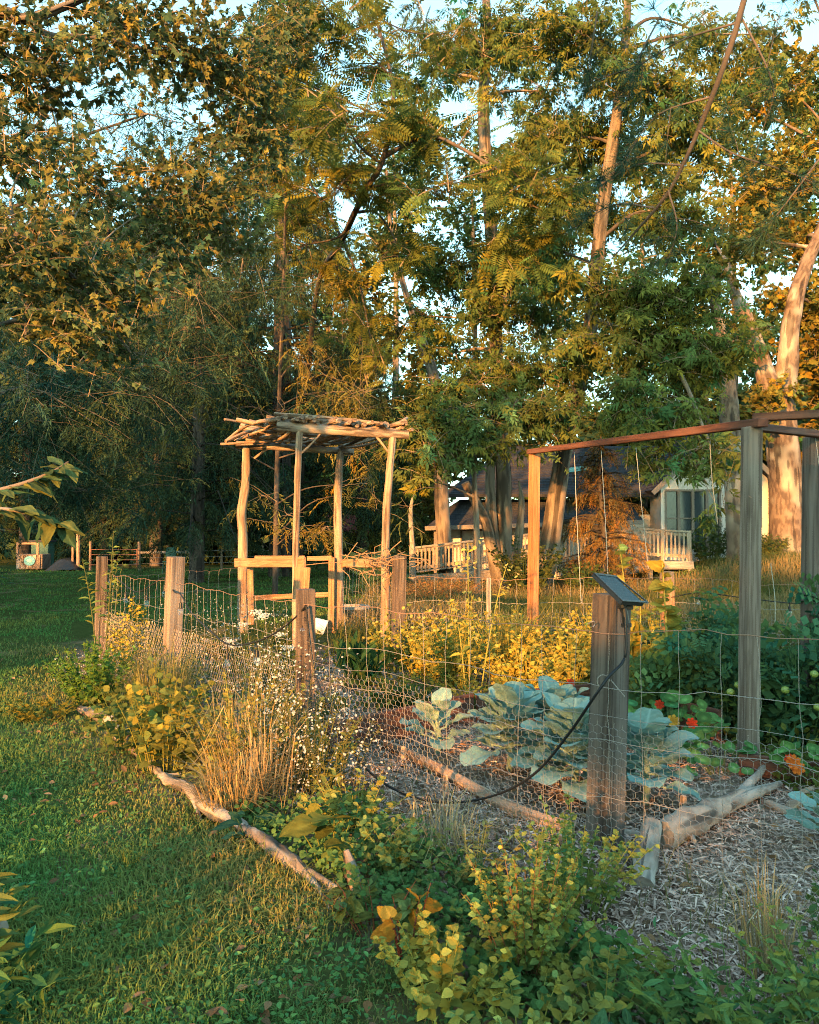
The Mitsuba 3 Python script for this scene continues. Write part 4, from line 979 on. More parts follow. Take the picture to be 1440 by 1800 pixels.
make_tree('buckeye_tree', 'low spreading buckeye with broad five fingered leaves left of the hickory', 'tree',
    [([on(1.55, 18, -.2), at(838, 930, 18), at(834, 830, 18), at(840, 720, 17.5)], [.09, .07, .06, .03])],
    [pb(800, 735, 17, 85, 38, 3.2), pb(765, 790, 16.5, 60, 34, 3.2), pb(900, 720, 17, 85, 40, 3), pb(835, 780, 17, 65, 34, 2.2), pb(955, 730, 17.3, 60, 42, 2.6), pb(740, 840, 16.5, 30, 30, 2), pb(725, 760, 17, 35, 40, 1.6), pb(960, 780, 17.2, 30, 26, 1.8)],
    L_PALMS, .27, (.11, .14, .042), 'mat_bark', 6, .03, droop=.45, tilt=.35)
make_tree('hickory_tree', 'leaning hickory with a shaggy pale base and hanging leaves before the gable', 'tree',
    [([on(3.15, 20, -.25), at(962, 975, 20), at(975, 900, 20), at(990, 800, 19.8), at(1016, 690, 19), at(1040, 560, 18.5), at(1058, 380, 18), at(1085, 200, 17.5), at(1100, 70, 17.5), at(1105, -60, 17.5)], [.34, .29, .25, .21, .185, .17, .15, .13, .10, .06]),
     ([at(1040, 560, 18.5), at(1110, 590, 17), at(1190, 650, 16), at(1240, 760, 15.3), at(1275, 830, 14.8)], [.08, .06, .045, .03, .015])],
    [pb(1000, 55, 17, 105, 65, 2.8), pb(1150, 150, 17, 105, 75, 2.4), pb(1080, 250, 18.8, 110, 60, 2.2), pb(1215, 235, 17, 85, 75, 2.4), pb(1240, 60, 18, 80, 55, 1.4), pb(980, 240, 18, 65, 50, 1.6), pb(1060, 370, 19, 100, 50, 2.4), pb(1180, 370, 17, 85, 55, 2.0), pb(965, 430, 18, 70, 45, 2.4),
     pb(1085, 500, 16.5, 110, 45, 2.8), pb(1200, 520, 16, 90, 52, 3.4), pb(1240, 615, 16, 90, 55, 3.4), pb(1130, 600, 16.5, 100, 60, 2.8), pb(1015, 610, 17, 50, 45, 2.2), pb(1085, 700, 16, 80, 45, 2.2), pb(1180, 735, 15.5, 80, 42, 2.8), pb(1240, 800, 15, 60, 40, 3), pb(1258, 850, 14.8, 42, 20, 1.2), pb(1248, 900, 14.8, 14, 20, 1.0), pb(1150, 800, 15.6, 55, 30, 2.0), pb(1290, 130, 18, 70, 60, 1.4), pb(1350, 60, 18, 60, 50, 1.2), pb(1060, 130, 19, 60, 50, 1.4)],
    L_PALMS, .27, (.12, .14, .037), 'mat_bark', 7, .05, droop=.55, tilt=.4)
make_tree('slender_tree', 'slender bare stemmed tree leaning left behind the hickory', 'tree',
    [([on(1.2, 25, -.2), at(775, 850, 25), at(768, 690, 25), at(742, 600, 25), at(722, 545, 25), at(690, 420, 25), at(680, 300, 25)], [.24, .22, .19, .15, .11, .08, .04])],
    [pb(690, 440, 25, 60, 40, 1.2), pb(640, 500, 26, 60, 40, 1.2), pb(740, 640, 26, 40, 40, 1.2), pb(700, 580, 26, 60, 40, 1.0)],
    L_OVATE, .22, (.13, .12, .03), 'mat_bark', 8, .04)
# --- sycamores on the right
make_tree('sycamore_tree', 'huge pale sycamore right of the cottage with a sunlit forked trunk', 'tree',
    [([on(12.4, 25.6, -.25), at(1383, 960, 25.6), at(1380, 840, 25.6), at(1372, 740, 25.6), at(1362, 690, 25.6)], [.66, .52, .48, .50, .42]),
     ([at(1372, 745, 25.6), at(1384, 640, 25.6), at(1392, 560, 25.6), at(1412, 480, 25.8), at(1445, 400, 26), at(1480, 280, 26)], [.42, .33, .28, .23, .18, .12]),
     ([at(1366, 730, 25.6), at(1340, 640, 25.6), at(1312, 560, 25.6), at(1292, 515, 25.6), at(1275, 455, 25.6)], [.38, .29, .22, .17, .10])],
    [pb(1335, 330, 27, 85, 60, 1.7), pb(1410, 300, 27, 70, 80, 1.8), pb(1320, 420, 27, 70, 45, 1.3), pb(1420, 430, 27.5, 50, 60, 1.8), pb(1255, 420, 27, 50, 45, 1.1), pb(1430, 540, 27, 50, 60, 2.2), pb(1385, 150, 27, 70, 80, 1.5), pb(1300, 180, 28, 60, 60, 1.1), pb(1360, 520, 26, 36, 36, 1.4), pb(1370, 690, 25, 40, 30, 1.5), pb(1340, 720, 24.8, 22, 60, 2.2)],
    L_MAPLES, .2, (.19, .16, .035), 'mat_bark_pale', 9, .09)
make_tree('sycamore_tree', 'second pale sycamore trunk standing close before the gable wall', 'tree',
    [([on(10.05, 24.2, -.25), at(1298, 960, 24.2), at(1292, 860, 24.2), at(1284, 740, 24.2), at(1276, 660, 24.2), at(1262, 560, 24.2), at(1245, 470, 24.2)], [.38, .34, .31, .29, .25, .18, .1])],
    [pb(1262, 480, 24.5, 50, 40, 1.0), pb(1300, 600, 24.5, 40, 40, 1.0)],
    L_MAPLES, .2, (.12, .11, .026), 'mat_bark_pale', 10, .07)
for i, (px, D, rx, h, lab, c) in enumerate(((1462, 27, 95, 470, 'golden bushy tree behind the huge sycamore at the right edge', (.18, .125, .022)), (1240, 40, 110, 420, 'golden green tree rising behind the cottage gable', (.12, .11, .026)), (1030, 42, 100, 250, 'pale green tree behind the cottage ridge', (.13, .125, .035)), (760, 40, 80, 330, 'golden tree behind the slender leaning stem', (.17, .13, .026)), (640, 38, 75, 440, 'golden green tree between the conifers and the slender stem', (.14, .12, .026)))):
    b = on((px - CX) / FPX * D, D, -.3); k = D / FPX
    top = h * k
    blobs = []
    r_ = np.random.default_rng(300 + i)
    for j in range(9):
        z = 1.2 + (top - 1.2) * (j + .5) / 9
        blobs.append((b + [r_.uniform(-.5, .5) * rx * k, r_.uniform(-1, 1), z], np.array([rx * k * r_.uniform(.4, .65), 1.6, top * .11]), 1.9))
    make_tree('backdrop_tree', lab, 'tree', [([b, b + [.1, 0, top * .5], b + [0, 0, top * .95]], [.28, .2, .05])], blobs, L_LITE, .28, c, 'mat_bark', 30 + i, .06)
for i, (px, D, rx, h, lab) in enumerate(((690, 44, 95, 860, 'tall airy tree far behind, seen through the gap left of the slender stem'), (830, 46, 95, 760, 'tall airy tree far behind the old hickory'), (980, 43, 95, 800, 'tall airy tree far behind, between the two hickories'), (1130, 45, 95, 720, 'tall airy tree far behind the leaning hickory'), (570, 47, 95, 840, 'tall airy tree far behind the tallest conifer'), (1290, 46, 80, 860, 'tall airy tree far behind the second sycamore'), (1410, 44, 90, 880, 'tall airy tree far behind the huge sycamore'))):
    b = on((px - CX) / FPX * D, D, -.3); k = D / FPX; top = h * k
    r_ = np.random.default_rng(400 + i); blobs = []
    for j in range(13):
        z = 2 + (top - 2) * (j + .5) / 13
        blobs.append((b + [r_.uniform(-.75, .75) * rx * k, r_.uniform(-1.5, 1.5), z], np.array([rx * k * r_.uniform(.35, .7), 2, top * .07]), 1.35))
    make_tree('backdrop_tree', lab, 'tree', [([b, b + [.2, 0, top * .5], b + [0, 0, top * .95]], [.26, .16, .04])], blobs, L_LITE, .36, (.075, .115, .038), 'mat_bark', 50 + i, .05)
conifer('conifer_tree', 'dark conifer beyond the left edge of the lawn, outside the picture', on(-24, 27), 16, 5, .8, (.042, .068, .038), 27, .3, size=1.2, density=.8)
conifer('conifer_tree', 'dark conifer near the left lawn edge, nearest to the garden', on(-15.5, 20), 14, 4.5, .8, (.042, .068, .038), 28, .3, size=1.1, density=.8)
# --- foreground pine limb and the big leaved branch
pine = thing('pine_tree', 'dark overhanging pine limb with needle tufts at the upper right, near the camera', 'tree branch')
PL = [at(1340, -130, 5.2), at(1308, 0, 5.3), at(1285, 80, 5.4), at(1240, 200, 5.6), at(1180, 330, 5.9), at(1115, 410, 6.2), at(1075, 455, 6.4)]
part(pine, 'limb', log(PL, [.026, .022, .021, .018, .013, .009, .004], 9, 50, .15, 1), 'mat_bark_dark', True)
tw = [[(1302, 28, 5.35), (1345, 110, 5.3), (1360, 160, 5.3), (1352, 200, 5.3)], [(1295, 40, 5.35), (1200, 70, 5.6), (1120, 115, 5.9), (1030, 145, 6.2)], [(1250, 170, 5.6), (1160, 200, 5.8), (1110, 260, 6.0)], [(1228, 230, 5.65), (1290, 270, 5.5), (1380, 300, 5.3), (1450, 330, 5.2)],
      [(1200, 290, 5.8), (1120, 290, 6.0), (1050, 330, 6.2)], [(1150, 365, 6.05), (1080, 360, 6.2), (1010, 400, 6.4)], [(1175, 335, 5.9), (1190, 400, 5.9), (1170, 470, 6)], [(1440, 280, 5.2), (1380, 360, 5.3), (1330, 420, 5.5)], [(1445, 30, 5.0), (1425, -20, 5), (1410, -60, 5)], [(1160, 30, 5.9), (1120, 110, 5.9), (1100, 190, 6)], [(1050, 20, 6), (1040, 90, 6.1), (1035, 150, 6.2)]]
ends = []
pr = np.random.default_rng(77)
for t in tw:
    pts = [at(*q) for q in t]
    part(pine, 'twig', log(pts, [.008, .003], 6, 24, .1, 2), 'mat_bark_dark', True)
    s = spline(pts, 9)
    for q in s[2:]: ends.append((q, nrmz(s[-1] - s[0])))
    for q in s[3::2]:
        e = q + pr.normal(0, .16, 3) + [0, 0, -.05]
        part(pine, 'twig', log([q, (q + e) / 2 + [0, 0, .02], e], [.004, .002], 5, 8, .1, 3), 'mat_bark_dark', True)
        ends.append((e, nrmz(e - q))); ends.append(((q + e) / 2, nrmz(e - q)))
ep = np.array([e[0] for e in ends]); ed = np.array([e[1] for e in ends])
n = len(ep)
m = scatter(L_TUFT, ep, nrmz(ed + .3 * pr.normal(size=(n, 3))), rdir(n, pr), .20 * pr.uniform(.8, 1.2, n), vary(n, (.03, .065, .048), .2, .1, pr))
part(pine, 'needles', m, 'mat_needle', False, kind='stuff')
br = thing('leafy_branch', 'big leaved branch poking in at the left edge above the far lawn', 'branch')
bp = [at(-110, 880, 2.75), at(-30, 868, 2.8), at(40, 850, 2.85), at(90, 830, 2.9), at(120, 812, 2.95)]
part(br, 'stem', log(bp, [.012, .009, .006, .003], 8, 24, .1, 4), 'mat_bark', True)
bp2 = [at(-100, 915, 2.6), at(-10, 895, 2.65), at(60, 905, 2.7), at(110, 925, 2.75)]
part(br, 'stem', log(bp2, [.010, .006, .003], 8, 20, .1, 5), 'mat_bark', True)
lr = np.random.default_rng(12)
L_LONG = mirror_leaf(.2, .05, .28)
def big_leaf(owner, p, fwd, nrm, size, col, tpl=L_LONG, mat='mat_leaf', tcol=None, name='leaf', r=lr):
    m = scatter(tpl, p[None], np.asarray(fwd, float)[None], np.asarray(nrm, float)[None], size, np.asarray(col)[None], tcol)
    part(owner, name, m, mat, True)
for pts, k in ((bp, 26), (bp2, 20)):
    s = spline(pts, 40)
    for i in range(k):
        q = s[int(6 + 33 * (i / k) ** .8)]
        a = lr.uniform(0, 2 * PI)
        f = nrmz([math.cos(a) + .6, math.sin(a) * .7, lr.uniform(-1.0, .25)])
        big_leaf(br, q, f, nrmz([lr.normal(0, .3), -.35, 1]), lr.uniform(.08, .125), vary(1, (.10, .13, .05), .2, .2, lr)[0], FINE_L[i % 5])
# --- woods behind everything
wr = np.random.default_rng(41)
woods = thing('woods', 'dark mass of woodland far behind the lawn and the cottage', 'woods', kind='stuff')
wb, wt = [], []
for i in range(64):
    D = wr.uniform(40, 56); px = wr.uniform(-750, 800) if i < 46 else wr.uniform(900, 2000)
    lim = np.interp(px, [-200, 250, 420, 560, 700, 800, 1000, 1560], [330, 420, 520, 620, 690, 760, 760, 640])
    b = on((px - CX) / FPX * D, D, -.3); top = (940 - lim) * D / FPX * wr.uniform(.75, 1.05) + 1.5
    wt.append(spline([b, b + [wr.normal(0, .3), 0, top * .5], b + [wr.normal(0, .5), 0, top]], 6))
    for j in range(5):
        z = .8 + (top - .8) * (j + .5) / 5
        wb.append((b + [wr.normal(0, .8), wr.normal(0, .6), z], np.array([wr.uniform(1.8, 3), 2, top * .14]), 1.7))
m, t_ = crown_leaves(wb, L_DIAM, .65, (.075, .105, .045), wr)
part(woods, 'foliage', m, 'mat_leaf', False, kind='stuff')
part(woods, 'trunks', tubes(np.array(wt), np.broadcast_to(np.linspace(.3, .08, 6), (len(wt), 6)), 8), 'mat_bark_dark', True, kind='stuff')
# --- trees and shrubs at the photographer's back: they throw the shade of the foreground
hs, hc = math.sin(SUN_AZ), math.cos(SUN_AZ)
def back(u, a, z): return np.array([u * hc + a * hs, -u * hs + a * hc, z])
def shade_tree(label, u, a, blobs, trunk=.25, size=.46, name='shade_tree', cat='tree', top=8):
    bl = [(back(u + du, a + da, z), np.array(rad), fill) for du, da, z, rad, fill in blobs]
    b = back(u, a, -.2)
    make_tree(name, label, cat, [([b, b + [.1, 0, top * .5], b + [0, 0, top]], [trunk, trunk * .7, .04])], bl, L_DIAM, size, (.05, .08, .025), 'mat_bark', 200 + int(u * 10) % 97, .08)
shade_tree('spreading low tree standing behind the photographer to the right', .9, -9, [(.0, 0, 3.4, (1.5, 1.4, 1.5), 4), (-.5, .3, 1.7, (1.3, 1.2, 1.1), 4), (1.6, 0, 2.6, (1.6, 1.3, 1.9), 4), (3.2, 0, 2.8, (1.6, 1.3, 2.0), 4)], top=4)
shade_tree('tall tree behind the photographer with a bare trunk and a high crown', -1.4, -13, [(-.6, 0, 8.6, (1.5, 1.3, 1.3), 3.0), (.5, 0, 6.6, (1.2, 1.1, 1.2), .8), (.2, .2, 10.6, (1.6, 1.3, 1.5), 3.0), (-.5, 0, 12.4, (1.5, 1.3, 1.2), 1.4)], top=11.5, trunk=.2)
shade_tree('broad low tree behind the photographer to the left', -10.0, -9, [(.2, 0, 2.0, (1.8, 1.6, 1.6), 4), (-.6, 0, 3.2, (1.6, 1.6, 1.3), 3.5)], top=3.5)
shade_tree('broad tall tree behind the photographer, farther left', -12.9, -9.5, [(0, 0, 2.2, (1.9, 1.8, 2.0), 4), (0, 0, 5.2, (1.9, 1.8, 2.0), 4), (-.2, 0, 8.2, (1.8, 1.6, 1.8), 3.5)], top=9)
shade_tree('dense tree far to the left behind the photographer', -16.0, -9, [(0, 0, 2.5, (2.6, 2, 2.4), 4), (0, 0, 6.3, (2.5, 2, 2.3), 4), (0, 0, 9.5, (2.0, 2, 1.8), 3.5)], top=9)
shade_tree('outermost tree on the left behind the photographer', -19.5, -8, [(0, 0, 2.5, (2.8, 2, 2.5), 4), (0, 0, 6.3, (2.5, 2, 2.3), 4), (-5, 0, 3, (3.2, 2, 3), 3.5), (-10.5, 0, 3, (3.4, 2, 3), 3.5)], top=8)
for i, (u, z, w) in enumerate(((-5.9, 1.18, 1.0), (-4.3, 1.1, 1.0), (-2.9, 1.02, .9), (-1.6, .96, .8), (-7.4, 1.12, .9))):
    lab = ('low shrub behind the photographer, second from the left', 'low rounded shrub behind the photographer in the middle of the row', 'low loose shrub behind the photographer, fourth in the row', 'low shrub behind the photographer next to the tall tree', 'taller shrub at the left end of the row behind the photographer')[i]
    shade_tree(lab, u, -7, [(0, 0, z * .55, (w, .8, z * .62), 4), (.3, 0, z * 1.0, (w * .6, .6, z * .55), 3)], .05, .16, 'shade_shrub', 'shrub', z * 1.2)

# ================================================================== PLANTS
def plant(name, label, cat, base, h, spread, nst, tpl, ls, nl, col, seed, stem_r=.004, tstart=.15, droop=.25, up=.35, tilt=.4, group=None, split=0, flower=None, lean=(0, 0), foot=.3, tip=.55, curve=.25, dv=.25, hue=.18, stem_col=None, mat='mat_leaf', fine=None):
    r = np.random.default_rng(seed)
    key = thing(name, label, cat, group)
    base = np.asarray(base, float)
    a = r.uniform(0, 2 * PI, nst); q = np.sqrt(r.random(nst))
    d = np.stack([np.cos(a), np.sin(a), 0 * a], -1)
    b = base + d * (spread * foot * q)[:, None]
    b[:, 2] = gz(b[:, 0], b[:, 1]) - .02
    H = h * r.uniform(.62, 1.05, nst) * (1 - .25 * q)
    t = base + d * (spread * q)[:, None] + np.stack([lean[0] + 0 * a, lean[1] + 0 * a, 0 * a], -1) + np.stack([0 * a, 0 * a, H], -1) + r.normal(0, .03 * h, (nst, 3)) * [1, 1, 0]
    m = b * .5 + t * .5 + np.stack([0 * a, 0 * a, H * curve * .5], -1) - d * (spread * q * curve * .4)[:, None]
    def P(i, s):
        s = s[:, None]; return b[i] * (1 - s) ** 2 + 2 * s * (1 - s) * m[i] + s * s * t[i]
    k = 8; ss = np.linspace(0, 1, k)
    pts = np.stack([P(np.arange(nst), np.full(nst, x)) for x in ss], 1)
    v, f = tubes(pts, np.broadcast_to(stem_r * np.linspace(1, .35, k), (nst, k)), 5)
    sc = np.broadcast_to(stem_col if stem_col is not None else np.asarray(col) * [1.1, 1.0, .9], (len(v), 3))
    part(key, 'stem', (v, f, None, sc), 'mat_needle', True, kind='stuff' if nst > 1 else None)
    if nl:
        i = r.integers(0, nst, nl); s = tstart + (1 - tstart) * r.random(nl) ** .85
        p = P(i, s)
        ang = r.uniform(0, 2 * PI, nl)
        f_ = nrmz(np.stack([np.cos(ang), np.sin(ang), up + r.normal(0, .3, nl) - droop * (1 - s)], -1))
        nr = nrmz(np.array([-.15, -.4, .75]) + .35 * np.stack([np.cos(ang), np.sin(ang), 0 * ang], -1) + tilt * r.normal(size=(nl, 3)))
        size = ls * (1 - (1 - tip) * s) * r.uniform(.6, 1.15, nl)
        cl = vary(nl, col, dv, hue, r)
        o = np.argsort(-size); big = o[:split]; rest = o[split:]
        for j in big:
            part(key, 'leaf', scatter(fine[j % len(fine)] if fine else tpl, p[j:j + 1], f_[j:j + 1], nr[j:j + 1], size[j], cl[j:j + 1]), mat, True)
        if len(rest): part(key, 'foliage', scatter(tpl, p[rest], f_[rest], nr[rest], size[rest], cl[rest]), mat, False, kind='stuff')
    if flower:
        nf, fs, fc, cr = flower['n'], flower['size'], flower['col'], flower.get('r', .04)
        i = r.integers(0, nst, nf) if not flower.get('tops') else np.arange(nf) % nst
        p = t[i] + r.normal(0, 1, (nf, 3)) * cr * [1, 1, flower.get('flat', .7)] - np.stack([0 * i, 0 * i, flower.get('down', .1) * h * r.random(nf) ** 1.5], -1)
        up_ = nrmz(r.normal(size=(nf, 3)) * .6 + [0, -.55, 1.0])
        fw = nrmz(np.cross(up_, r.normal(size=(nf, 3))))
        fm = scatter(flower.get('tpl', L_PETAL), p, fw, up_, fs * r.uniform(.7, 1.2, nf), vary(nf, fc, .1, .04, r))
        part(key, 'flowers', fm, 'mat_petal', False, kind='stuff' if nf > 1 else None)
    return key
GRN, TEAL, GOLD, YEL = (.06, .105, .028), (.038, .085, .045), (.21, .195, .04), (.33, .27, .05)
BL = mirror_leaf(.03, .004, .35)
# outside the fence
plant('mint_bush', 'dense green mint bush on the lawn edge at the left end of the fence', 'bush', on(-2.75, 6.9), .66, .42, 60, L_SERR, .062, 1700, (.09, .17, .035), 1, droop=.1)
plant('mint_bush', 'smaller yellowish low bush below the dense mint bush', 'bush', on(-3.0, 6.5), .22, .42, 30, L_SERR, .06, 380, (.13, .13, .028), 2)
plant('tall_weed', 'tall narrow leaved weed climbing high over the leftmost fence post', 'weed', on(-3.5, 9.1), 1.82, .3, 5, L_NARROW, .19, 150, (.14, .18, .05), 3, .009, .25, tip=.45, split=12, stem_col=(.10, .10, .04))
plant('goldenrod', 'yellow flower spike between the two left fence posts', 'flower', on(-2.85, 8.0), .95, .18, 7, L_NARROW, .09, 120, (.12, .12, .03), 4, flower={'n': 260, 'size': .022, 'col': (.55, .38, .05), 'r': .03, 'down': .45})
plant('broad_weed', 'broad leaved golden green weed beside the fallen log', 'weed', on(-1.55, 5.0), .72, .42, 28, L_HEART, .10, 420, (.165, .165, .038), 5, split=24)
plant('broad_weed', 'dark green broad leaved weed left of the dry grass', 'weed', on(-1.95, 5.5), .5, .38, 22, L_HEART, .09, 260, (.11, .14, .04), 6)
plant('broad_weed', 'low mixed green weeds at the foot of the second fence post', 'weed', on(-2.3, 6.7), .42, .5, 30, L_OVATE, .075, 420, (.085, .11, .03), 7)
plant('broad_weed', 'leafy weeds with pale stems behind the mint bush', 'weed', on(-2.2, 7.2), .55, .45, 30, L_OVATE, .07, 380, (.10, .115, .035), 71)
def tuft(name, label, cat, base, h, spread, n, col, seed, w=.006, curl=.45, group=None, dv=.25):
    r = np.random.default_rng(seed)
    a = r.uniform(0, 2 * PI, n); q = np.sqrt(r.random(n)); d = np.stack([np.cos(a), np.sin(a), 0 * a], -1)
    b = np.asarray(base) + d * (spread * .35 * q)[:, None]; b[:, 2] = gz(b[:, 0], b[:, 1]) - .01
    H = h * r.uniform(.5, 1.1, n)
    o = nrmz(d + r.normal(0, .6, (n, 3)) * [1, 1, 0]) * (spread * r.random(n))[:, None]
    m = b + o * .35 + np.stack([0 * a, 0 * a, H * .62], -1); t = b + o + np.stack([0 * a, 0 * a, H * (1 - curl * r.random(n))], -1)
    s = nrmz(np.cross(o + .01, [0, 0, 1.0])) * (w * r.uniform(.5, 1.2, n))[:, None]
    V = np.stack([b - s, b + s, m - s * .8, m + s * .8, t], 1).reshape(-1, 3)
    F = (np.array([[0, 1, 3], [0, 3, 2], [2, 3, 4]])[None] + (np.arange(n) * 5)[:, None, None]).reshape(-1, 3)
    C = np.repeat(vary(n, col, dv, .12, r), 5, 0)
    k = thing(name, label, cat, group)
    put(k, (V, F, None, C), 'mat_blade')
    return k
tuft('dry_grass', 'tall clump of dry golden grass lit by the sun before the fence', 'grass clump', on(-1.0, 4.85), .80, .6, 210, (.33, .25, .11), 8, .003, .8)
tuft('dry_grass', 'dry tawny grass clump left of the white asters', 'grass clump', on(-.82, 4.5), .64, .5, 190, (.34, .26, .15), 9, .0035)
tuft('dry_grass', 'short dry straw clump at the foot of the golden grass', 'grass clump', on(-.95, 4.3), .35, .4, 420, (.33, .23, .10), 10, .0035)
tuft('dry_grass', 'thin green and straw grass behind the mint bush', 'grass clump', on(-2.0, 6.4), .75, .5, 420, (.17, .16, .06), 11, .004)
tuft('dry_grass', 'upright tan dry grass on the wood chips at the lower right', 'grass clump', on(1.22, 2.75), .42, .22, 110, (.33, .235, .12), 12, .003)
tuft('grass_clump', 'small bright grass tuft in the middle of the shaded lawn', 'grass clump', gp(232, 1525), .13, .09, 46, (.13, .17, .04), 13, .003)
def aster(label, xy, h, sp, n, seed, nf=420, col=(.70, .66, .58), lv=(.10, .10, .04)):
    return plant('aster', label, 'flower', on(*xy), h, sp, n, L_NARROW, .06, 260, lv, seed, .003, .2, flower={'n': nf, 'size': .0115, 'col': col, 'r': .04, 'down': .55}, tip=.5)
plant('broad_weed', 'golden green weeds mixed into the tall dry grass', 'weed', on(-1.02, 4.75), .74, .46, 50, L_OVATE, .06, 900, (.19, .18, .05), 77)
plant('broad_weed', 'loose leafy weeds among the white asters', 'weed', on(-.55, 4.7), .6, .4, 36, L_OVATE, .055, 520, (.13, .15, .045), 78)
plant('broad_weed', 'yellow green weeds leaning on the netting below the cable swag', 'weed', on(-.28, 3.95), .34, .3, 26, L_OVATE, .065, 380, (.20, .21, .055), 201, .003, .1, split=30)
plant('broad_weed', 'loose weeds right of the upright bark piece', 'weed', on(-.02, 3.55), .28, .3, 24, L_SERR, .06, 320, (.16, .20, .06), 202, .003, .1, split=30)
plant('broad_weed', 'thin weeds between the cable swag and the lemon balm', 'weed', on(.28, 3.45), .26, .28, 26, L_NARROW, .07, 260, (.20, .20, .07), 203, .003, .1)
tuft('dry_grass', 'pale straw stems lying along the netting below the collards', 'grass clump', on(.15, 3.8), .3, .42, 170, (.42, .32, .18), 204, .0025, .9)
aster('white aster with the tallest flower heads beside the fat fence plank', (-.72, 4.95), .98, .36, 20, 14, 480)
aster('white aster in the middle of the aster group before the netting', (-.58, 4.6), .80, .3, 14, 15, 230)
aster('low white aster at the near end of the aster group', (-.42, 4.35), .62, .26, 12, 16, 170)
aster('sparse white flowers on thin stems behind the second fence post', (-2.55, 8.9), .95, .5, 22, 17, 260)
aster('small white flowers in the weeds left of the arbor', (-1.75, 8.6), .9, .55, 24, 18, 260)
aster('white flowers under the leftmost fence post', (-3.0, 7.6), .5, .3, 14, 19, 160)
aster('tiny white flowers before the middle fence post', (-1.2, 6.4), .75, .4, 18, 191, 220)
plant('queen_annes_lace', 'flat white umbels on tall stems before the arbor gate', 'flower', on(-1.35, 7.0), 1.0, .32, 8, L_NARROW, .05, 60, GRN, 20, .003, flower={'n': 420, 'size': .013, 'col': (.72, .70, .62), 'r': .03, 'flat': .15, 'down': .03})
plant('heart_leaf_plant', 'plant with broad heart shaped leaves beside the near log end', 'plant', gp(585, 1530), .30, .17, 7, L_HEART, .15, 8, (.13, .145, .035), 21, .005, .75, split=8, up=.2, tip=.9, droop=.6, fine=FINE_H)
plant('rosette_plant', 'dark bluish green rosette of long leaves growing over the log', 'plant', gp(440, 1478), .16, .12, 6, L_NARROW, .17, 9, (.045, .095, .05), 22, .005, .1, split=9, up=.45, fine=FINE_L)
plant('orange_leaf_plant', 'reddish stemmed plant with orange and yellow autumn leaves', 'plant', gp(715, 1690), .36, .16, 5, L_HEART, .085, 11, (.42, .22, .035), 23, .004, .35, split=11, tip=.8, stem_col=(.22, .06, .04), hue=.12, droop=.9, fine=FINE_H)
plant('orange_leaf_plant', 'taller green leaved plant with reddish stems behind the orange leaves', 'plant', on(-.12, 3.02), .26, .22, 8, L_HEART, .085, 60, (.14, .165, .05), 24, .004, .3, fine=FINE_H, split=40, stem_col=(.2, .07, .04))
plant('lemon_balm', 'tall clump of lemon balm in the middle of the foreground', 'herb', on(.40, 2.72), .46, .27, 46, L_SERR, .046, 1350, (.21, .235, .06), 25, .003, .25, split=120, stem_col=(.20, .10, .05))
plant('lemon_balm', 'lemon balm spilling round the foot of the near fence post', 'herb', on(.66, 3.15), .46, .3, 34, L_SERR, .042, 950, (.17, .215, .06), 26, .003, .2, split=40)
plant('lemon_balm', 'yellowing lemon balm clump at the bottom, left of the tall clump', 'herb', on(.10, 2.52), .26, .26, 24, L_SERR, .058, 420, (.33, .29, .06), 27, .003, .3, split=120)
plant('lemon_balm', 'low yellow green leaves at the bottom edge below the tall clump', 'herb', on(.33, 2.30), .18, .28, 22, L_SERR, .06, 300, (.24, .24, .06), 28, .003, .3, split=90)
plant('lemon_balm', 'pale yellow sprig with drooping leaves right of the tall clump', 'herb', on(.58, 2.42), .28, .14, 8, L_SERR, .06, 60, (.2, .19, .05), 29, .003, .3, split=30)
plant('broad_weed', 'dark broad leaves low at the bottom edge, right of centre', 'weed', on(.62, 2.2), .16, .2, 9, L_HEART, .13, 16, (.08, .16, .07), 30, .004, .5, split=16, fine=FINE_H)
plant('broad_weed', 'grassy dark green weed at the bottom, right of the dark broad leaves', 'weed', on(.95, 2.32), .28, .45, 60, L_NARROW, .09, 600, (.12, .19, .06), 31, .002, .1)
plant('broad_weed', 'leafy green weeds at the lower right corner', 'weed', on(1.30, 2.45), .40, .3, 30, L_OVATE, .05, 420, (.16, .21, .06), 32, .003, .15, split=40)
plant('broad_weed', 'sparse green weeds rising at the right edge above the corner', 'weed', on(1.5, 2.75), .34, .22, 14, L_OVATE, .05, 150, (.075, .115, .04), 33, .003)
plant('bamboo_weed', 'slender pale leaved stems leaning in at the left edge of the lawn', 'weed', on(-1.5, 2.75), .42, .22, 12, L_NARROW, .15, 90, (.12, .16, .05), 34, .003, .25, split=24, tip=.8)
plant('bamboo_weed', 'second slender leaved clump low at the left edge', 'weed', on(-1.35, 2.42), .3, .3, 14, L_NARROW, .13, 120, (.06, .13, .045), 35, .003, .2, tip=.8)
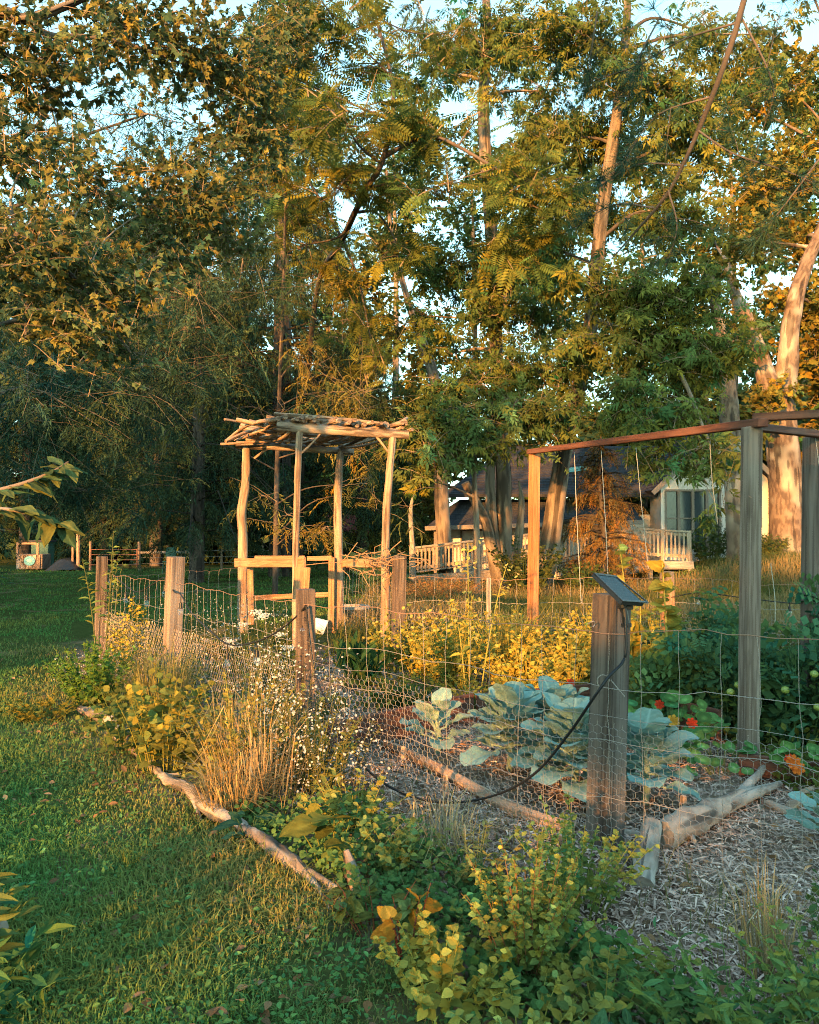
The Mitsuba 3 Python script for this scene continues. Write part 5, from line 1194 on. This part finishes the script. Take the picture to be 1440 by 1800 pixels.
# inside the fence: the golden bed
gold = [(-.15, 8.9, .75, 'golden bushy plant beside the fence post right of the arbor'), (.15, 8.3, .7, 'golden plant in the front left of the sunny bed'), (.55, 8.8, .9, 'golden plant behind the front row, left of the trellis post'), (.45, 7.6, .72, 'wide golden plant nearest the red bed board'),
        (.95, 8.0, .8, 'golden plant left of the orange trellis post'), (1.05, 7.1, .6, 'low golden plant above the collards'), (1.55, 8.0, .75, 'golden plant right behind the orange trellis post'), (1.45, 7.2, .65, 'golden plant before the orange trellis post'),
        (1.9, 7.9, .95, 'tall golden plant behind the solar panel post'), (1.85, 7.0, .7, 'golden plant touching the near fence post in the picture'), (2.3, 7.4, .85, 'golden plant under the sunflower leaves'), (2.2, 8.4, .9, 'golden plant at the back of the bed under the sunflowers'), (1.2, 9.0, .8, 'golden plant at the back fence netting')]
for i, (x, y, h, lab) in enumerate(gold):
    plant('golden_plant', lab, 'plant', on(x, y), h, .42, 34, L_OVATE, .085, 620, YEL if i % 3 else GOLD, 60 + i, .004, .1, flower={'n': 40, 'size': .03, 'col': (.55, .42, .10), 'r': .06, 'down': .4})
tuft('dry_grass', 'golden ornamental grass in the sunny bed before the trellis post', 'grass clump', on(1.1, 8.3), .85, .6, 420, (.33, .25, .06), 36, .005)
plant('tall_bolted_plant', 'tall bolted plant with yellow seed heads before the ramp', 'plant', on(.55, 7.2), 1.66, .34, 4, L_NARROW, .17, 60, YEL, 37, .009, .2, flower={'n': 60, 'size': .03, 'col': (.5, .42, .12), 'r': .05, 'down': .2}, tip=.4, split=16, stem_col=(.28, .24, .06))
plant('sunflower', 'tall yellow lit sunflower behind the solar panel', 'sunflower', on(2.02, 6.9), 1.75, .22, 2, L_HEART, .22, 34, YEL, 38, .013, .25, split=34, fine=FINE_H, tip=.5, stem_col=(.33, .26, .06), droop=.9)
plant('sunflower', 'sunflower with a bare bright stalk right of the solar panel', 'sunflower', on(2.13, 6.4), 1.55, .2, 2, L_HEART, .23, 30, YEL, 39, .015, .25, split=30, fine=FINE_H, tip=.5, stem_col=(.36, .28, .07), droop=.9)
plant('sunflower', 'small sunflower with curling leaves left of the near trellis post', 'sunflower', on(2.75, 7.4), 1.4, .3, 4, L_NARROW, .2, 44, (.15, .16, .04), 40, .007, .35, split=20, tip=.6)
plant('strap_plant', 'dark strap leaved clump on the mulch beside the arbor', 'plant', on(-.5, 7.9), .42, .3, 30, L_NARROW, .30, 90, (.04, .085, .03), 41, .003, .0, up=1.6, tip=.8, split=20)
plant('strap_plant', 'low dark herbs behind the red bed board', 'plant', on(-.1, 6.9), .3, .5, 40, L_OVATE, .07, 520, (.06, .09, .025), 42)
for i, (x, y, h, lab) in enumerate(((-.9, 6.3, .28, 'low weeds on the mulch behind the middle fence post'), (.6, 6.75, .34, 'low dark leaves along the back of the red bed'), (-1.3, 7.7, .5, 'mixed green weeds left of the fat fence plank'), (-2.2, 9.6, .45, 'green weeds beside the tree stump'), (-1.6, 10.3, .4, 'weeds at the foot of the arbor gate'), (-3.0, 8.7, .6, 'green weeds between the two left fence posts'))):
    plant('broad_weed', lab, 'weed', on(x, y), h, .5, 36, L_OVATE, .065, 520, (.085, .11, .03), 43 + i)
# tomatoes and right hand greens
for i, (x, y, h, lab) in enumerate(((2.0, 6.3, .72, 'low tomato plant right of the near fence post'), (2.45, 6.0, .85, 'tomato plant left of the near trellis post, with green fruit'), (2.55, 6.9, 1.15, 'tall tomato plant behind the near trellis post'), (2.75, 5.7, 1.05, 'tomato plant just right of the near trellis post'), (3.1, 5.4, .95, 'tomato plant at the right edge below the last post'), (3.3, 6.1, 1.3, 'tallest tomato plant beside the last trellis post'), (3.9, 6.8, 1.2, 'tomato plant farthest right behind the last post'), (3.0, 7.4, .9, 'tomato plant farthest back in the row'))):
    k = plant('tomato_plant', lab, 'tomato plant', on(x, y), h, .42, 14, L_TOMATO, .26, 190, (.065, .135, .06) if i else (.085, .14, .05), 80 + i, .006, .12, droop=.7, up=.3, tip=.6)
    if i in (1, 3):
        for j in range(4):
            b = trimesh.creation.icosphere(2, .028); q = on(x, y) + np.array([lr.uniform(-.2, .2), -.28, lr.uniform(.25, .6)])
            part(k, 'fruit', (np.array(b.vertices) * [1, 1, .9] + q, np.array(b.faces)), 'mat_fruit', True)
diffuse('mat_fruit', (.22, .28, .06), .35, .5)
# nasturtiums: round leaves on thin stalks, a few flowers
def nasturtium(label, c, rad, h, n, flowers, seed):
    r = np.random.default_rng(seed); k = thing('nasturtium', label, 'nasturtium')
    c = np.asarray(c, float); ST = []
    shade = np.concatenate([np.ones(10), np.ones(10) * 1.0, [2.0]])
    for i in range(n):
        a = r.uniform(0, 2 * PI); q = math.sqrt(r.random()); p = c + [math.cos(a) * q * rad, math.sin(a) * q * rad, 0]
        p[2] = h * r.uniform(.35, 1.0) * (1 - .4 * q); up_ = nrmz([r.normal(0, .35), -.45 + r.normal(0, .3), 1])
        big_leaf(k, p, nrmz(np.cross(up_, [1, 0, .1])), up_, r.uniform(.06, .105), vary(1, (.085, .19, .06), .2, .12, r)[0], L_ROUND, tcol=shade, r=r)
        g = c + (p - c) * .3; g[2] = .0; ST.append(np.stack([g, (g + p) / 2 + [0, 0, .05], p]))
    part(k, 'stem', (*tubes(np.array(ST), np.full((len(ST), 3), .002), 4), None, np.broadcast_to([.12, .16, .06], (len(ST) * 12, 3))), 'mat_needle', True, kind='stuff')
    for (px, py, D, col, s) in flowers:
        p = at(px, py, D)
        big_leaf(k, p, [1, 0, .2], nrmz([r.normal(0, .2), -1, .5]), s, col, L_PETAL, 'mat_petal', name='flower', r=r)
        big_leaf(k, p + [0, -.004, 0], [0, .3, 1], nrmz([r.normal(0, .2), -1, .6]), s * .7, np.array(col) * .85, L_PETAL, 'mat_petal', name='flower', r=r)
RED, ORG = (.62, .06, .025), (.68, .17, .03)
nasturtium('nasturtium with red and orange flowers behind the collards', on(1.75, 5.35), .36, .5, 60, [(1150, 1265, 5.0, RED, .07), (1183, 1268, 5.1, (.65, .33, .05), .07), (1216, 1272, 5.0, RED, .06), (1159, 1239, 5.3, RED, .055)], 51)
nasturtium('trailing nasturtium at the end of the chip path under the near trellis post', on(1.95, 5.0), .28, .25, 26, [], 52)
nasturtium('nasturtium with bright orange flowers at the right edge', on(2.42, 4.75), .22, .32, 26, [(1394, 1340, 4.5, ORG, .07), (1401, 1350, 4.5, ORG, .07), (1388, 1336, 4.55, RED, .055)], 53)
nasturtium('few nasturtium leaves with one red flower left of the near post', on(1.35, 6.3), .14, .3, 8, [(1003, 1201, 6.2, RED, .06)], 54)
# collards: big bluish leaves with pale ribs
def collard_blade(seed, col):
    r = np.random.default_rng(seed)
    nu, nv = 15, 17
    u, v = np.meshgrid(np.linspace(-1, 1, nu), np.linspace(0, 1, nv))
    wd = .47 * np.clip(1 - np.abs(2 * np.clip(v * .98 + .02, 0, 1) - 1.08) ** 2.6, 0, 1) ** .55
    edge = 1 + .12 * (meshkit.noise(np.stack([v * 7, np.sign(u) * 3, 0 * u], -1), seed) - .5) * np.abs(u)
    x = u * wd * edge
    ruf = .05 * np.abs(u) ** 1.8 * np.sin(v * 12 + np.sign(u) * 1.3 + seed)
    bl = .035 * (meshkit.noise(np.stack([u * 4, v * 7, 0 * u + seed], -1), 2) - .5)
    z = .22 * np.abs(u) ** 1.3 * wd + ruf + bl - .32 * v ** 2
    y = v
    rib = np.exp(-(u * wd / .022) ** 2)
    sv = np.exp(-((((v * 5.2 - np.abs(u) * 1.1) % 1) - .5) / .12) ** 2) * (np.abs(u) < .85) * .45
    k = np.clip(rib + sv, 0, 1)[..., None]
    c = np.asarray(col) * (1 - k) + np.array([.27, .38, .31]) * k
    P = np.stack([x, y, z], -1)
    vv, ff = sheet(P)
    return vv, ff, c.reshape(-1, 3)
def collard(label, c, h, n, seed, ls=.25, cat='collard'):
    r = np.random.default_rng(seed); k = thing('collard_plant', label, cat)
    c = np.asarray(c, float)
    top = c + [0, 0, h * .62]
    part(k, 'stem', (*log([c - [0, 0, .05], c + [.02, 0, h * .3], top], [.022, .02, .014], 9, 14, .1, seed)[:2], None, np.broadcast_to([.20, .25, .17], (log([c - [0, 0, .05], c + [.02, 0, h * .3], top], [.022, .02, .014], 9, 14, .1, seed)[0].shape[0], 3))), 'mat_needle', True)
    for i in range(n):
        t = (i + .5) / n; a = i * 2.4 + r.normal(0, .3)
        o = c + (top - c) * (.35 + .65 * t)
        el = -.05 + 1.2 * t + r.normal(0, .12)
        d = np.array([math.cos(a) * math.cos(el), math.sin(a) * math.cos(el), math.sin(el)])
        pl = ls * r.uniform(.4, .75) * (1 - .4 * t)
        q = o + d * pl
        s = ls * r.uniform(.8, 1.2) * (1 - .35 * max(0, t - .7) * 2)
        v, f, cc = collard_blade(seed * 31 + i, vary(1, (.18, .285, .245), .14, .06, r)[0])
        fw = nrmz(d + [0, 0, .25]); sd = nrmz(np.cross(fw, [0, 0, 1.0])); nr = np.cross(sd, fw)
        V = q + s * (v[:, :1] * sd + v[:, 1:2] * fw + v[:, 2:] * nr)
        part(k, 'leaf', (V, f, None, cc), 'mat_collard', True)
        tv, tf = tubes(spline([o, o + d * pl * .5 + [0, 0, .012], q + fw * s * .06], 6)[None], np.linspace(.009, .006, 6)[None], 6)
        part(k, 'stalk', (tv, tf, None, np.broadcast_to([.22, .29, .22], (len(tv), 3))), 'mat_needle', True)
scene['mat_collard'] = {'type': 'principledthin', 'base_color': vcol(), 'roughness': .55, 'diff_trans': .35, 'eta': 1.35}
collard('large blue green collard directly left of the near fence post', on(.93, 4.55), .56, 38, 3, .21)
collard('blue green collard left of the large one, behind the cable swag', on(.62, 5.0), .54, 34, 4, .2)
collard('collard just right of the near fence post', on(1.30, 4.42), .52, 26, 5, .2)
collard('small collard with drooping leaves near the stakes', on(.18, 5.35), .36, 12, 6, .17)
collard('collard between the large one and the red bed board', on(.98, 5.35), .5, 30, 7, .2)
collard('small collard at the right edge of the wood chips', on(1.98, 3.75), .25, 10, 8, .16)
# shrubs near the house, long grass slope
plant('shrub', 'rounded green shrub at the foot of the twin trunked hickory', 'shrub', on(2.75, 18.6), 1.55, 1.05, 50, L_OVATE, .17, 1300, (.06, .075, .025), 90, .012, .1)
plant('shrub', 'leafy shrub below the deck steps', 'shrub', on(4.2, 18.8), 1.0, .8, 40, L_OVATE, .15, 700, (.06, .085, .03), 91, .01)
plant('shrub', 'low green shrub against the gable wall under the window', 'shrub', on(9.6, 25.2), 1.3, 1.0, 40, L_OVATE, .18, 800, (.06, .085, .03), 92, .01)
plant('shrub', 'low green shrub at the foot of the huge sycamore', 'shrub', on(11.3, 25.0), .9, .8, 40, L_NARROW, .22, 600, (.09, .11, .035), 93, .01)
plant('shrub', 'dark shrub against the deck beside the rusty cedar', 'shrub', on(5.9, 23.2), 1.4, .9, 40, L_OVATE, .17, 800, (.05, .065, .025), 94, .01)
plant('fern_clump', 'bluish green ferny clump left of the deck', 'fern', on(-.75, 20), 1.35, 1.0, 26, L_PINN, .55, 160, (.07, .14, .08), 95, .006)
plant('shrub', 'dry reddish brown weeds in front of the ramp', 'weed', on(.6, 17), .75, 1.3, 80, L_NARROW, .13, 700, (.20, .11, .05), 96, .005)
bpile = thing('brush_pile', 'tangled heap of dry sticks beside the arbor post', 'brush pile')
q = at(668, 990, 9.75); a = lr.normal(size=(60, 3)) * [.22, .12, .05] + q; b = a + nrmz(lr.normal(size=(60, 3)) * [1, .4, .35]) * lr.uniform(.15, .4, (60, 1))
part(bpile, 'stick', (*tubes(np.stack([a, (a + b) / 2 + lr.normal(0, .03, (60, 3)), b], 1), np.full((60, 3), .005), 5), None, np.broadcast_to([.3, .19, .11], (60 * 15, 3))), 'mat_needle', True, kind='stuff')

# ================================================================== GRASS, CHIPS, GROUND COVER (nobody could count these)
def blades(x, y, h, w, col, r, curl=.55, dv=.22, hue=.14):
    n = len(x); a = r.uniform(0, 2 * PI, n); d = np.stack([np.cos(a), np.sin(a), 0 * a], -1)
    b = np.stack([x, y, gz(x, y) - .003], -1); H = h * r.uniform(.5, 1.25, n)
    o = d * (H * r.uniform(.15, 1.1, n))[:, None]
    m = b + o * .35 + np.stack([0 * a, 0 * a, H * .6], -1); t = b + o + np.stack([0 * a, 0 * a, H * (1 - curl * r.random(n))], -1)
    s = nrmz(np.cross(d, [0, 0, 1.0]) + .5 * r.normal(size=(n, 3)) * [1, 1, 0]) * (w * r.uniform(.6, 1.2, n))[:, None]
    V = np.stack([b - s, b + s, m - s * .8, m + s * .8, t], 1).reshape(-1, 3)
    F = (np.array([[0, 1, 3], [0, 3, 2], [2, 3, 4]])[None] + (np.arange(n) * 5)[:, None, None]).reshape(-1, 3)
    return V, F, None, np.repeat(vary(n, 1.0 * np.asarray(col), dv, hue, r) if np.ndim(col) == 1 else np.clip(col * vary(n, (1, 1, 1), dv, hue, r) / 1.0, .004, .9), 5, 0)
gr = np.random.default_rng(61)
def sample(n, x0, x1, y0, y1, keep, r=gr, near=1.0):
    y = y0 * (y1 / y0) ** r.random(n) if near else r.uniform(y0, y1, n)
    half = y * .66 + .55
    x = r.uniform(-1, 1, n) * half
    k = (x > x0) & (x < x1) & keep(x, y)
    return x[k], y[k]
def patch(x, y, f, seed): return meshkit.fbm(np.stack([x * f, y * f, 0 * x], -1), 3, seed)
lawn = thing('lawn_grass', 'short shaded lawn grass between the log edging and the far woods', 'grass', kind='stuff')
x, y = sample(345000, -60, 9, 2.1, 34, lambda x, y: (bed(x, y) < .10 * gr.random(len(x))) | (y > 13.5))
th = patch(x, y, 1.1, 3); bare = patch(x, y, .8, 9)
k = (gr.random(len(x)) > S((bare - .56) / .12) * .8) & ((y < 9) | (gr.random(len(x)) < .6))
x, y, th = x[k], y[k], th[k]
col = np.array([.105, .235, .065]) * (1 - S((th - .45) / .25))[:, None] + np.array([.18, .23, .062]) * S((th - .45) / .25)[:, None]
dry = np.maximum(S((bed(x, y) + .8) / .6) * (y < 9) * gr.random(len(x)), S((patch(x, y, .55, 83) - .5) / .14) * (y < 11) * gr.random(len(x)))
col = col * (1 - dry[:, None]) + np.array([.36, .275, .10]) * dry[:, None]
m = blades(x, y, (.026 + .085 * th ** 2) * (1 + .02 * y), .0018 * (1 + y * .22), col, gr)
put(lawn, m, 'mat_blade')
clov = thing('lawn_clover', 'small clover and violet leaves mixed through the lawn', 'ground cover', kind='stuff')
x, y = sample(22000, -6, 2, 2.1, 8, lambda x, y: (bed(x, y) < .25))
k = patch(x, y, 1.6, 21) + .25 * gr.random(len(x)) > .56; x, y = x[k], y[k]; n = len(x)
p = np.stack([x, y, gz(x, y) + gr.uniform(.012, .05, n)], -1)
put(clov, scatter(L_OVATE, p, rdir(n, gr) * [1, 1, .3], nrmz([0, -.1, 1] + .35 * gr.normal(size=(n, 3))), gr.uniform(.012, .03, n) * (1 + .04 * y), vary(n, (.10, .21, .065), .25, .12, gr)), 'mat_leaf')
cover = thing('ground_cover', 'creeping ivy like leaves spreading between the log edging and the fence', 'ground cover', kind='stuff')
x, y = sample(80000, -4, 2.2, 2.1, 7.5, lambda x, y: (bed(x, y) > .02) & (bed(x, y) < np.where(x > -.7, .62, .9)) & ~((bed(x, y) > .62) & (y < 3.1)))
k = patch(x, y, 1.8, 31) + .3 * gr.random(len(x)) > .54 ; x, y = x[k], y[k]; n = len(x)
z = gr.uniform(.01, .13, n) * (.4 + patch(x, y, 3, 5))
p = np.stack([x, y, gz(x, y) + z], -1)
mixc = (patch(x, y, 1.5, 41) > .5)[:, None]
cc = np.where(mixc, np.array([.25, .25, .06]), np.array([.10, .19, .06])) * vary(n, (1, 1, 1), .2, .12, gr) / .9
put(cover, scatter(L_HEART, p, rdir(n, gr) * [1, 1, .4] - [0, 0, .2], nrmz([0, -.25, 1] + .4 * gr.normal(size=(n, 3))), gr.uniform(.018, .042, n), np.clip(cc, .01, .6)), 'mat_leaf')
weeds = thing('tangled_weeds', 'tangle of thin green and straw weeds along the foot of the wire fence', 'weeds', kind='stuff')
x, y = sample(26000, -4.5, 2.4, 2.15, 10.5, lambda x, y: (bed(x, y) > .15) & (bed(x, y) < np.where((x > -.7) & (gr.random(len(x)) < .55), .62, 1.35)))
k = patch(x, y, 1.4, 51) + .3 * gr.random(len(x)) > .50; x, y = x[k], y[k]
tt = gr.random((len(x), 1)) < .45
m = blades(x, y, np.where(x > -.6, .09, .16) + .08 * gr.random(len(x)), .0022, np.where(tt, np.array([.27, .20, .10]), np.array([.085, .12, .04])), gr, .6)
put(weeds, m, 'mat_blade')
meadow = thing('meadow_grass', 'long tan dry grass on the slope between the garden and the cottage', 'grass', kind='stuff')
x, y = sample(70000, -1.0, 18, 9.8, 25.5, lambda x, y: (x > -1.2 + .0 * y) & ~((y > 22.5) & (x < 9)))
pt = patch(x, y, .5, 61)
c1 = np.array([.30, .215, .10]); c2 = np.array([.11, .12, .04])
w_ = S((pt - .42) / .2)[:, None]
m = blades(x, y, .28 + .25 * pt, .007, c1 * w_ + c2 * (1 - w_), gr, .5)
put(meadow, m, 'mat_blade')
gweeds = thing('garden_weeds', 'low mixed weeds and seedlings growing through the mulch of the garden', 'weeds', kind='stuff')
x, y = sample(42000, -3.5, 6, 4.2, 10, lambda x, y: (bed(x, y) > 1.0) & ((y > 6.6) | (x > 2.2)))
k = patch(x, y, 1.1, 71) + .25 * gr.random(len(x)) > .55; x, y = x[k], y[k]; n = len(x)
p = np.stack([x, y, gz(x, y) + gr.uniform(.01, .2, n) * gr.random(n)], -1)
put(gweeds, scatter(L_OVATE, p, rdir(n, gr) + [0, 0, .5], nrmz([0, -.2, 1] + .5 * gr.normal(size=(n, 3))), gr.uniform(.03, .075, n), vary(n, (.10, .12, .03), .3, .15, gr)), 'mat_leaf')
chips = thing('wood_chips', 'shredded wood chips and straw mulch covering the garden paths', 'wood chips', kind='stuff')
x, y = sample(110000, -4, 5.5, 2.15, 10, lambda x, y: bed(x, y) > .35)
n = len(x); L = gr.uniform(.014, .055, n) * np.where(gr.random(n) < .1, 2.0, 1); W = gr.uniform(.0014, .0055, n)
a = gr.uniform(0, 2 * PI, n); d = np.stack([np.cos(a), np.sin(a), gr.normal(0, .22, n)], -1); sd = nrmz(np.cross(d, [0, 0, 1.0]) + .4 * gr.normal(size=(n, 3)))
c = np.stack([x, y, gz(x, y) + gr.uniform(.002, .022, n)], -1)
dL, sW = d * (L / 2)[:, None], sd * W[:, None]; upz = np.array([0, 0, .004])
V = np.stack([c - dL - sW, c - dL + sW, c + upz + sW, c + upz - sW, c + dL + sW * .5, c + dL - sW * .5], 1).reshape(-1, 3)
F = (np.array([[0, 2, 1], [0, 3, 2], [3, 4, 2], [3, 5, 4]])[None] + (np.arange(n) * 6)[:, None, None]).reshape(-1, 3)
tone = gr.random((n, 1)) ** 1.3
cc = (np.array([.66, .49, .40]) * tone + np.array([.26, .165, .13]) * (1 - tone)) * np.exp(gr.normal(0, .15, (n, 1)))
put(chips, (V, F, None, np.repeat(np.clip(cc, 0, .8), 6, 0)), 'mat_needle')
litter = thing('leaf_litter', 'scattered dead brown leaves on the lawn edge and mulch', 'fallen leaves', kind='stuff')
x, y = sample(2600, -6, 3, 2.2, 10, lambda x, y: bed(x, y) > -.9)
n = len(x); p = np.stack([x, y, gz(x, y) + gr.uniform(.01, .04, n)], -1)
put(litter, scatter(L_OVATE, p, rdir(n, gr) * [1, 1, .2], nrmz([0, -.1, 1] + .3 * gr.normal(size=(n, 3))), gr.uniform(.02, .06, n), vary(n, (.24, .14, .075), .35, .1, gr)), 'mat_leaf')

print('triangles', sum(len(meshkit.WRITTEN[d['filename']][1]) for d in scene.values() if d.get('type') == 'ply'))
